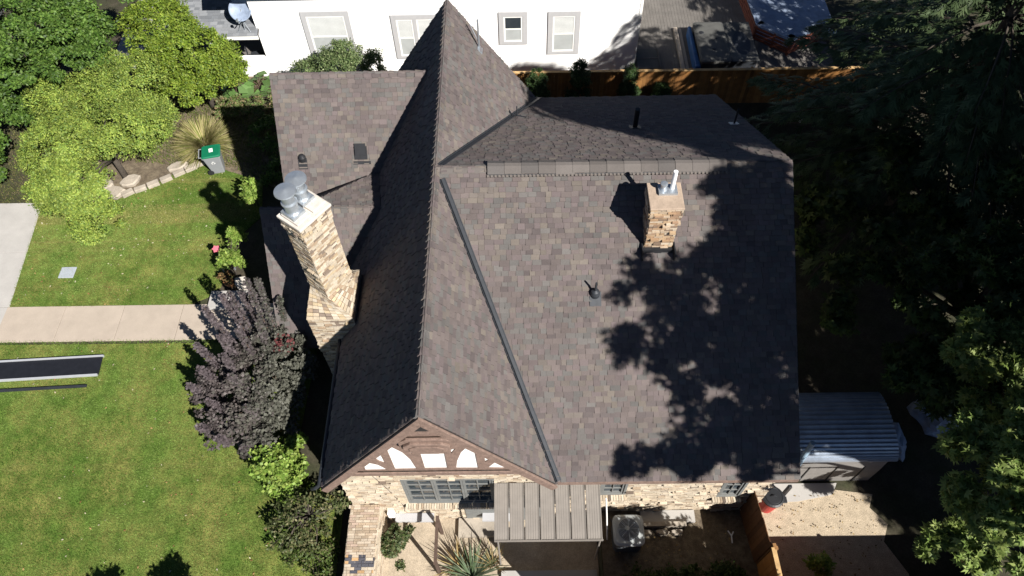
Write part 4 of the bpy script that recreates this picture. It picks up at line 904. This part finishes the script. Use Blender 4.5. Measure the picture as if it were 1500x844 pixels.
def conifer(name, label, base, H, R, n_whorl, zlo, cols, dens=26, size=.5, droop=.35):
    root = thing(name, label, 'tree', base); B = np.array(base, float); P, D, N_ = [], [], []; b = MB()
    b.tube([B, B + (0, 0, H * .5), B + (0, 0, H)], [.32, .2, .03], 10)
    for k in range(n_whorl):
        t = k / (n_whorl - 1); z = zlo + (H - zlo) * t; rl = R * (1 - t) ** .75 + .3
        for j in range(7):
            a = random.uniform(0, 2 * PI); L = rl * random.uniform(.65, 1.12); d = np.array((math.cos(a), math.sin(a), 0)); s = np.array((-math.sin(a), math.cos(a), 0))
            f = lambda u: B + d * L * u + np.array((0, 0, z + .18 * L * u - droop * L * u * u))
            b.tube([f(0), f(.4), f(.75), f(1)], [.05, .035, .02, .008], 5)
            for q in range(int(dens * L)):
                u = random.uniform(.15, 1) ** .8; sd_ = random.choice((-1, 1)) * random.uniform(0, .32) * L * (1.05 - u) + random.uniform(-.1, .1)
                P.append(f(u) + s * sd_ + np.array((0, 0, random.uniform(-.12, .05) - abs(sd_) * .2))); D.append(d * 1 + s * np.sign(sd_) * .8 + np.array((0, 0, -.55 + random.uniform(-.2, .2)))); N_.append(np.array((random.uniform(-.4, .4), random.uniform(-.4, .4), 1)))
    P, D, N_ = map(np.array, (P, D, N_)); n = len(P)
    leaves('crown', P, D, unit(N_), size * rng.uniform(.6, 1.2, n), pal(cols, n, .3), 'needle', root, 'spray', .1); b.build('trunk', 'bark', root)
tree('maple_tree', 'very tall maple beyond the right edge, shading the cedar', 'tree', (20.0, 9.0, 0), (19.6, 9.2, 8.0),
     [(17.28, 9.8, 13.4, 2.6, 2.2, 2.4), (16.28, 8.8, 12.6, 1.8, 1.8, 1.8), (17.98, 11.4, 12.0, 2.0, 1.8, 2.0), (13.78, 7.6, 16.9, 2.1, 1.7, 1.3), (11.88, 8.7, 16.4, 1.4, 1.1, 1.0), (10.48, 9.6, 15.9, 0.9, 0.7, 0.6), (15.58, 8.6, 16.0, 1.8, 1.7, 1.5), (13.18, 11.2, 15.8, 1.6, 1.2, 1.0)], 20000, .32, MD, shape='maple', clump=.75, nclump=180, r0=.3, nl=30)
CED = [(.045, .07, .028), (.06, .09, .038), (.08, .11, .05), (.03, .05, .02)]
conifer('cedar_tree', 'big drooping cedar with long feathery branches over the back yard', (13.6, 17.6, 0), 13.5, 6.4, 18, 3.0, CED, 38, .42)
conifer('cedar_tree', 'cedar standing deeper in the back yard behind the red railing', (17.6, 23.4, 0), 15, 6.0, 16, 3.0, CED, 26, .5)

# ------------------------------------------------------------------ yard objects
# wheelie bin
def loft(b, rings, col=(.5,) * 3):
    i = len(b.v); n = len(rings[0])
    for r in rings: b.v += [tuple(p) for p in r]
    for k in range(len(rings) - 1):
        for q in range(n):
            r = (q + 1) % n; b.f.append((i + k * n + q, i + k * n + r, i + (k + 1) * n + r, i + (k + 1) * n + q)); b.c.append(col)
    b.f.append(tuple(range(i, i + n))[::-1]); e = i + (len(rings) - 1) * n; b.f.append(tuple(range(e, e + n))); b.c += [col, col]
def rrect(x0, x1, y0, y1, z, r=.05, n=3):
    out = []
    for cx, cy, a0 in ((x1 - r, y1 - r, 0), (x0 + r, y1 - r, 90), (x0 + r, y0 + r, 180), (x1 - r, y0 + r, 270)):
        for k in range(n + 1): a = math.radians(a0 + 90 * k / n); out.append((cx + r * math.cos(a), cy + r * math.sin(a), z))
    return out
bin_ = thing('recycling_bin', 'grey wheeled bin with a green lid on the lawn by the grass clump', 'bin', (0, 0, 0))
b = MB(); loft(b, [rrect(-.22, .24, -.22, .22, .0, .04), rrect(-.26, .27, -.25, .25, .3, .05), rrect(-.34, .34, -.31, .31, .93, .06), rrect(-.37, .37, -.33, .33, .94, .06), rrect(-.37, .37, -.33, .33, 1.0, .06)]); b.build('body', 'binbody', bin_)
b = MB(); loft(b, [rrect(-.35, .385, -.345, .345, 1.0, .07), rrect(-.35, .385, -.345, .345, 1.035, .07), rrect(-.32, .35, -.31, .31, 1.07, .1)]); lid = b.build('lid', 'binlid', bin_)
b = MB(); b.box((.03, .02, 1.073), (.15, .2, .004), .1); b.build('lid_label', 'whitepaint', lid)
b = MB(); b.tube([(-.35, -.24, .99), (-.46, -.24, 1.0), (-.46, .24, 1.0), (-.35, .24, .99)], .022, 8); b.build('handle', 'binbody', bin_)
for s in (-1, 1):
    b = MB(); b.lathe((-.27, s * .24, .12), [(.12, -.03), (.12, .03)], 16, ax=((1, 0, 0), (0, 0, 1), (0, 1, 0))); b.build('wheel', 'black', bin_)
b = MB()   # three chasing arrows, moulded white
for k in range(3):
    a = k * 2.094 + .5; c = Vector((.0, -.30, .68)); X, Z_ = Vector((1, 0, 0)), Vector((0, -.11, 1)).normalized()
    p = lambda r, an: c + (X * math.cos(an) + Z_ * math.sin(an)) * r + Vector((0, -.005, 0))
    b.prism([p(.055, a), p(.075, a + .3), p(.075, a + 1.2), p(.055, a + 1.2)], (0, -.004, 0)); b.prism([p(.09, a + 1.2), p(.065, a + 1.75), p(.038, a + 1.2)], (0, -.004, 0))
b.build('recycling_mark', 'whitepaint', bin_)
bin_.location = (-12.2, 20.98, 0); bin_.rotation_euler.z = math.radians(12)

# valve box, panel, strip
b = MB(); b.span((-17.02, 15.69, 0), (-16.47, 16.17, .045)); tag(b.build('valve_box', 'valvebox', bevel=.01), 'pale grey utility box lid set flush in the lawn', 'utility box')
pn = thing('black_panel', 'long black sheet with aluminium edges lying on the lawn', 'panel', (-16, 12, 0))
b = MB(); b.prism([(-20.0, 11.36, .05), (-14.27, 11.66, .05), (-14.33, 12.36, .05), (-20.0, 12.08, .05)], (0, 0, .05)); b.build('sheet', 'darkpanel', pn, bevel=.01)
for dy0, dy1 in ((11.34, 11.64), (12.08, 12.36)):
    b = MB(); b.prism([(-20.0, dy0 - .03, .05), (-14.3, dy1 - .03, .05), (-14.3, dy1 + .03, .05), (-20.0, dy0 + .03, .05)], (0, 0, .085)); b.build('edge', 'alu', pn)
b = MB(); b.prism([(-20, 10.92, .05), (-14.55, 11.2, .05), (-14.55, 11.28, .05), (-20, 11.02, .05)], (0, 0, .05)); tag(b.build('metal_strip', 'flash'), 'thin dark metal strip lying on the lawn below the black sheet', 'strip')

# stone edging and flat rocks
edge_pts = [(-15.55, 19.72), (-15.1, 19.93), (-14.65, 20.17), (-14.2, 20.44), (-13.75, 20.74), (-13.35, 21.02), (-13.0, 21.25)]
def rock(x, y, L, Wd, H, rz, name, label, cat, group):
    b = MB(); n = 9; rings = []
    rr = [random.uniform(.8, 1.1) for _ in range(n)]
    for z, s in ((-.03, .95), (H * .7, 1), (H, .86)):
        rings.append([(x + (math.cos(2 * PI * k / n) * L / 2 * rr[k] * s) * math.cos(rz) - (math.sin(2 * PI * k / n) * Wd / 2 * rr[k] * s) * math.sin(rz), y + (math.cos(2 * PI * k / n) * L / 2 * rr[k] * s) * math.sin(rz) + (math.sin(2 * PI * k / n) * Wd / 2 * rr[k] * s) * math.cos(rz), z + random.uniform(-.01, .01)) for k in range(n)])
    loft(b, rings); return tag(b.build(name, 'stone'), label, cat, group)
ords = ['first', 'second', 'third', 'fourth', 'fifth', 'sixth', 'seventh']
for (x, y), o_ in zip(edge_pts, ords):
    b = MB(); a = math.radians(30 + random.uniform(-6, 6)); b.box((x, y, .07), (.46, .24 + random.uniform(-.03, .04), .2), a)
    tag(b.build('edging_stone', 'stone', bevel=.025), o_ + ' pale edging stone along the lawn, counting towards the green-lidded bin', 'stone', 'edging stones along the planting bed')
for x, y, L, Wd, rz, lb in ((-16.1, 19.75, .9, .7, .3, 'broad flat rock under the yellow-green tree, left one'), (-15.65, 20.35, .9, .6, .6, 'flat pale rock behind the broad one under the yellow-green tree'), (-13.9, 21.1, .8, .5, .5, 'flat rock behind the edging stones nearest the bin'), (-16.6, 20.2, .7, .6, 0, 'flat rock deepest under the yellow-green tree')):
    rock(x, y, L, Wd, .16, rz, 'flat_rock', lb, 'rock', 'flat rocks in the planting bed')
# entry step, pot, flower
b = MB(); b.span((-11.15, 14.2, 0), (-9.8, 14.95, .14)); tag(b.build('stone_step', 'concrete', bevel=.015), 'pale stone step slab at the end of the walkway', 'step')
fp = thing('flower_pot', 'small orange pot with dry plants beside the entry step', 'flower pot', (-10.55, 15.25, 0))
b = MB(); b.lathe((-10.55, 15.25, 0), [(.11, 0), (.16, .24), (.18, .25), (.18, .30), (.14, .30), (.13, .24)], 18); b.build('pot', 'pot', fp)
P, D, N_, *_ = crown_points([(-10.6, 15.3, .42, .25, .25, .2)], 500, .1, 16); leaves('plant', P, D, N_, .08 * rng.uniform(.6, 1.3, len(P)), pal([(.22, .13, .06), (.16, .10, .05), (.10, .11, .04)], len(P)), 'leafdry', fp)
b = MB(); b.box((-10.05, 15.15, .22), (.32, .28, .44), .2); b.box((-10.05, 15.15, .46), (.36, .32, .04), .2); tag(b.build('stone_urn', 'capc', bevel=.02), 'white square planter beside the orange pot at the entry', 'planter')
b = MB(); b.box((-10.75, 16.0, .62), (.5, .3, .04), .3)
for sx in (-.2, .2): b.box((-10.75 + sx, 16.0 + sx * .3, .3), (.04, .26, .6), .3)
tag(b.build('garden_stool', 'galv'), 'small grey garden stool behind the leggy green shrub', 'stool')
pf = thing('garden_pinwheel', 'pink flower-shaped garden stake on the lawn edge', 'garden ornament', (-10.95, 16.2, 0))
b = MB(); b.tube([(-10.95, 16.2, 0), (-10.95, 16.2, .95)], .012, 6); b.build('stake', 'stem', pf)
b = MB()
for k in range(6):
    a = k * PI / 3; d = Vector((math.cos(a), math.sin(a) * .7, math.sin(a) * .5)); s = Vector((-math.sin(a), math.cos(a) * .7, math.cos(a) * .5)); c = Vector((-10.95, 16.2, .97)); b.prism([c, c + d * .10 + s * .06, c + d * .17, c + d * .10 - s * .06], (0, -.006, .01))
b.build('petals', 'pink', pf)

# brick garden wall at the gable corner
gw_ = thing('garden_wall', 'broad low brick garden wall with dark brick pattern running out from the house', 'wall', (-4.7, 5.5, 0))
WT = .9; b = MB(); b.span((-5.02, 3.2, -.65), (-4.20, 6.86, WT)); b.build('core', 'mortar', gw_)
b = MB()
TOPB = [(.40, .33, .25), (.36, .28, .20), (.44, .37, .29), (.33, .26, .19), (.38, .29, .23)]
bricks(b, (-5.02, 3.2, WT), E1, (0, 1, 0), (0, 0, 1), [(0, 2.25), (.82, 2.25), (.82, 3.66), (0, 3.66)], pal=TOPB, wts=None, prot=.02, clinker=.0, bl=.2, bh=.075)
PATT = [(.07, .07, .085), (.42, .27, .14), (.44, .38, .30), (.085, .085, .1), (.40, .33, .25)]
bricks(b, (-5.02, 3.2, WT), E1, (0, 1, 0), (0, 0, 1), [(0, 1.75), (.82, 1.75), (.82, 2.25), (0, 2.25)], pal=PATT, wts=[3, 1, 1.2, 2, 2], prot=.02, clinker=0, bl=.2, bh=.085)
bricks(b, (-5.02, 3.2, WT), E1, (0, 1, 0), (0, 0, 1), [(0, 0), (.82, 0), (.82, 1.75), (0, 1.75)], pal=TOPB, wts=None, prot=.02, clinker=0, bl=.1, bh=.21)
bricks(b, (-4.20, 3.2, 0), (0, 1, 0), E3, (1, 0, 0), [(0, -.62), (3.66, -.62), (3.66, WT), (0, WT)], prot=.02)
bricks(b, (-5.02, 6.86, 0), (0, -1, 0), E3, (-1, 0, 0), [(0, -.02), (3.66, -.02), (3.66, WT), (0, WT)], prot=.02)
b.build('brick_facing', 'brick', gw_)
b = MB(); b.tube([(-4.0, FY - .035, 3.3), (-3.75, FY - .035, 2.2), (-3.5, FY - .035, .7)], .007, 6); b.tube([(-3.5, FY - .035, .7), (-3.6, FY - .04, -.3)], .007, 6); b.build('cable', 'black', house)
b = MB(); b.box((-3.95, FY - .1, .25), (.2, .16, .35)); tag(b.build('meter_box', 'whitepaint', bevel=.02), 'white meter box low on the brick wall beside the patio shrub', 'meter box')
rl = thing('wooden_rail', 'dark brown wooden handrail standing on the patio left of the yucca', 'handrail', (-2.5, 5.9, PZ))
b = MB(); b.box((-2.5, 5.85, .88), (.09, 1.35, .07)); b.build('handrail', 'stem', rl)
for y in (5.25, 6.45): b = MB(); b.box((-2.5, y, (PZ + .85) / 2), (.08, .08, .85 - PZ)); b.build('post', 'stem', rl)

# air conditioner
ac = thing('air_conditioner', 'grey air conditioner unit with round top grille by the brick wall', 'air conditioner', (2.98, 6.08, 0))
b = MB(); loft(b, [rrect(2.56, 3.36, 5.68, 6.48, .0, .14), rrect(2.56, 3.36, 5.68, 6.48, .74, .14)])
for k in range(9): loft(b, [rrect(2.55, 3.37, 5.67, 6.49, .08 + k * .07, .14), rrect(2.55, 3.37, 5.67, 6.49, .11 + k * .07, .14)])
b.build('body', 'acgrille', ac)
b = MB(); loft(b, [rrect(2.52, 3.40, 5.64, 6.52, .74, .16), rrect(2.52, 3.40, 5.64, 6.52, .80, .16), rrect(2.58, 3.34, 5.70, 6.46, .83, .16)]); b.build('top', 'acbody', ac)
b = MB(); b.lathe((2.96, 6.10, .81), [(.31, 0), (.31, .035), (.02, .045)], 32)
fan = b.build('fan_grille', 'acgrille', ac)
b = MB()
for r in np.linspace(.05, .30, 8): b.tube([(2.96 + r * math.cos(a), 6.10 + r * math.sin(a), .862) for a in np.linspace(0, 2 * PI, 29)], .006, 4, cap=False)
for k in range(8): a = k * PI / 4; b.tube([(2.96, 6.1, .87), (2.96 + .3 * math.cos(a), 6.1 + .3 * math.sin(a), .862)], .007, 4)
b.build('guard_wire', 'galv', fan)
b = MB(); b.lathe((2.92, 6.12, .87), [(.07, 0), (.07, .015), (.01, .02)], 16); b.build('hub', 'acbody', fan)
b = MB(); b.tube([(2.6, 6.4, .3), (2.45, 6.7, .3), (2.4, 6.86, .35)], .03, 8); b.build('hose', 'black', ac)
# window well beside it, border stones
wwell = thing('window_well', 'low concrete window well under the right front wall', 'window well', (4.1, 6.7, 0))
b = MB(); b.span((3.45, 6.5, 0), (5.05, 6.86, .10)); b.build('ledge', 'concrete', wwell)
b = MB(); b.span((3.5, 6.36, 0), (4.75, 6.49, .22)); b.build('front_board', 'stone', wwell)
for k, lb in enumerate(('nearest the air conditioner', 'in the middle of the row', 'nearest the fence')):
    rock(3.58 + k * .45, 6.22, .42, .2, .14, 0, 'border_stone', 'tan stone in front of the window well, ' + lb, 'stone', 'stones in front of the window well')
b = MB(); b.tube([(6.05, 5.9, .02), (6.05, 6.1, .06), (5.97, 6.25, .05)], .02, 6); b.tube([(6.05, 6.1, .06), (6.13, 6.22, .05)], .02, 6); tag(b.build('forked_stick', 'whitepipe'), 'small pale forked stick lying at the foot of the dark fence', 'stick')

# red can
b = MB(); b.span((7.74, 7.24, 0), (7.84, 7.34, .85)); b.span((7.70, 7.05, 0), (7.88, 7.24, .08)); tag(b.build('short_post', 'black', bevel=.01), 'short black post standing between the red can and the metal shed', 'post')
rc = thing('trash_can', 'round red can with a black lid beside the fence and downspout', 'bin', (7.22, 6.9, 0))
b = MB(); b.lathe((7.22, 6.98, 0), [(.22, 0), (.29, .80), (.30, .82)], 24); b.build('body', 'red', rc)
b = MB(); b.lathe((7.22, 6.98, .82), [(.32, 0), (.32, .05), (.27, .08), (.24, .07), (.22, .095), (.02, .10)], 24); b.tube([(7.12, 6.98, .91), (7.22, 6.98, .97), (7.32, 6.98, .91)], .02, 6); b.build('lid', 'black', rc)
sheet('shed_apron', [(7.3, 7.08), (8.2, 7.1), (9.3, 7.3), (9.5, 7.65), (7.3, 7.65)], .03, 'concrete', .04)

# corrugated shed
sh_ = thing('metal_shed', 'round-topped shed with corrugated steel roof beside the brown roof', 'shed', (9.3, 8.7, 0))
X0, X1 = 7.55, 10.65; cy, ry_, zc = 8.75, 1.05, 1.25
b = MB(); N_a = 46; ring = []
for k in range(N_a + 1):
    a = PI * (.0 + k / N_a); r = 1 + (.026 if k % 2 else -.026)
    ring.append((cy - math.cos(a) * ry_ * 1.02, 1.72 + math.sin(a) * .42 + (.042 if k % 2 else 0)))
for k in range(N_a):
    (ya_, za_), (yb_, zb_) = ring[k], ring[k + 1]
    b.face([(X0, ya_, za_), (X1, ya_, za_), (X1, yb_, zb_), (X0, yb_, zb_)])
b.build('roof', 'steel', sh_)
b = MB(); prof = [(cy - ry_ * .97, 0), (cy - ry_ * .98, 1.0)] + [(cy - math.cos(a) * ry_ * .96, 1.68 + math.sin(a) * .38) for a in np.linspace(0, PI, 24)] + [(cy + ry_ * .97, 0)]
b.prism([(X0 + .03, y, z) for y, z in prof], (X1 - X0 - .06 - .15, 0, 0)); b.build('wall', 'greywall', sh_)
b = MB()
for x in (X0 + .8, X0 + 1.6, X0 + 2.4): b.box((x, cy - ry_ * .985, .62), (.03, .03, 1.2))
b.build('wall_batten', 'black', sh_)
b = MB(); b.tube([(7.86, 7.62, 1.2), (7.98, 7.86, 2.75)], .075, 14); tag(b.build('blue_tube', 'tube'), 'pale blue tube standing against the end of the corrugated shed', 'tube')
def blob(name, label, cat, c, r, m):
    bm = bmesh.new(); bmesh.ops.create_icosphere(bm, subdivisions=3, radius=1)
    ph = random.uniform(0, 9)
    for v_ in bm.verts:
        k = 1 + .22 * math.sin(5 * v_.co.x + ph) * math.sin(4 * v_.co.y + ph) + .12 * math.sin(9 * v_.co.z + 3 * v_.co.x)
        v_.co = Vector((c[0] + v_.co.x * r[0] * k, c[1] + v_.co.y * r[1] * k, max(0, c[2] + v_.co.z * r[2] * k)))
    me = bpy.data.meshes.new(name); bm.to_mesh(me); bm.free(); return tag(link(name, me, m), label, cat)
blob('tarp', 'crumpled pale blue tarp heap under the maple, larger one', 'tarp', (13.0, 9.6, .5), (.7, .7, .6), 'bluegrey')
blob('tarp', 'small dull tarp bundle beside the corrugated shed', 'tarp', (11.4, 8.9, .3), (.35, .6, .35), 'bluegrey')
gl = thing('globe_lamp', 'white globe lamp on a post in the dark back yard', 'lamp', (10.84, 21.19, 0))
b = MB(); b.tube([(10.84, 21.19, 0), (10.84, 21.19, 1.9)], .03, 8); b.build('post', 'black', gl)
b = MB(); b.lathe((10.84, 21.19, 2.02), [(.02, -.16), (.11, -.12), (.16, 0), (.11, .12), (.02, .16)], 16); b.build('globe', 'globe', gl, smooth=True)

# deck behind the fence
b = MB()
for k in range(60):
    x = 5.2 + k * .145
    b.prism([(x, 25.2, .1), (x + .138, 25.2, .1), (x + .138, 36, .1), (x, 36, .1)], (0, 0, .2))
structure(b.build('deck', 'deckw'))
ht = thing('hot_tub', 'square hot tub under a grey folded cover with a dirty sagging half', 'hot tub', (9.0, 27, .3))
b = MB(); loft(b, [rrect(7.9, 10.25, 25.75, 28.3, .3, .15), rrect(7.86, 10.29, 25.71, 28.34, .98, .15)]); b.build('shell', 'flash', ht)
b = MB(); loft(b, [rrect(7.82, 9.15, 25.68, 28.36, .98, .14), rrect(7.82, 9.15, 25.68, 28.36, 1.08, .14), rrect(7.9, 9.1, 25.76, 28.28, 1.11, .14)]); b.build('cover', 'cover', ht)
b = MB(); n = 14
for i in range(n):
    for j in range(n):
        f = lambda i, j: (9.17 + 1.15 * i / n, 25.7 + 2.64 * j / n, 1.07 - .33 * math.exp(-(((i / n - .55) / .28) ** 2 + ((j / n - .5) / .26) ** 2)))
        b.face([f(i, j), f(i + 1, j), f(i + 1, j + 1), f(i, j + 1)])
hc = b.build('cover_half', 'cover', ht, smooth=True)
b = MB(); b.lathe((9.80, 27.0, .80), [(.24, 0), (.2, .03), (.02, .035)], 18); b.build('dirt_pool', 'dirt', hc)
b = MB()
for x, y, s in ((8.5, 26.5, .1), (8.1, 27.6, .12), (8.7, 27.2, .05)): b.lathe((x, y, 1.11), [(s, 0), (s * .7, .02), (.01, .025)], 8)
b.build('torn_patch', 'black', hc)
b = MB(); b.prism([(7.62, 25.66, .32), (7.86, 25.66, .32), (7.80, 28.4, .32), (7.66, 28.4, .32)], (0, 0, .55)); tag(b.build('blue_tarp_strip', 'blue', bevel=.05), 'bright blue tarp hanging down the left side of the hot tub', 'tarp')
b = MB(); b.span((7.15, 25.6, .31), (7.32, 28.9, .42)); b.span((7.36, 25.6, .31), (7.5, 28.9, .36)); tag(b.build('timber_plank', 'walkc'), 'pale planks lying on the deck left of the hot tub', 'plank')
st = thing('deck_step', 'dark boxed step with pale edge on the deck by the white house corner', 'step', (5.8, 26.7, .3))
b = MB(); b.span((5.25, 26.1, .31), (6.2, 27.4, .45)); b.build('tread', 'cover', st)
b = MB(); b.span((6.21, 26.1, .31), (6.27, 27.4, .5)); b.span((5.25, 26.72, .451), (6.2, 26.78, .47)); b.build('edge', 'deckw', st)
# red stained bench rail with grey cap, bent round the sunken blue floor
br = thing('red_railing', 'angled red-stained picket railing with grey cap boards behind the hot tub', 'railing', (11, 27.5, .3))
rp = [(10.45, 31.5), (10.62, 28.05), (11.95, 26.95), (13.6, 27.9)]
cap_ = MB(); pk = MB(); slat = MB()
for (x0, y0), (x1, y1) in zip(rp, rp[1:]):
    L = math.hypot(x1 - x0, y1 - y0); t = Vector(((x1 - x0) / L, (y1 - y0) / L, 0)); n_ = Vector((-t.y, t.x, 0))
    cap_.box(Vector((x0, y0, 1.12)) + t * L / 2 + n_ * .16, (L, .36, .05), 0, (.5,) * 3, (t, n_, Vector((0, 0, 1))))
    for zz in (.45, .62, .79, .96): slat.box(Vector((x0, y0, zz)) + t * L / 2, (L, .03, .12), 0, (.5,) * 3, (t, n_, Vector((0, 0, 1))))
    for k in range(int(L / .9) + 1): pk.box(Vector((x0, y0, .7)) + t * min(L, k * .9) + n_ * .05, (.08, .08, .8), 0, (.5,) * 3, (t, n_, Vector((0, 0, 1))))
slat.build('slats', 'redwood', br); pk.build('posts', 'redwood', br); cap_.build('cap_boards', 'bluegrey', br)
b = MB(); b.prism([(10.8, 28.2, .32), (12.0, 27.3, .32), (14.5, 28.4, .32), (14.5, 33, .32), (10.8, 33, .32)], (0, 0, .05)); tag(b.build('blue_ground_tarp', 'bluegrey'), 'pale blue-grey sheet spread inside the red railing', 'tarp')
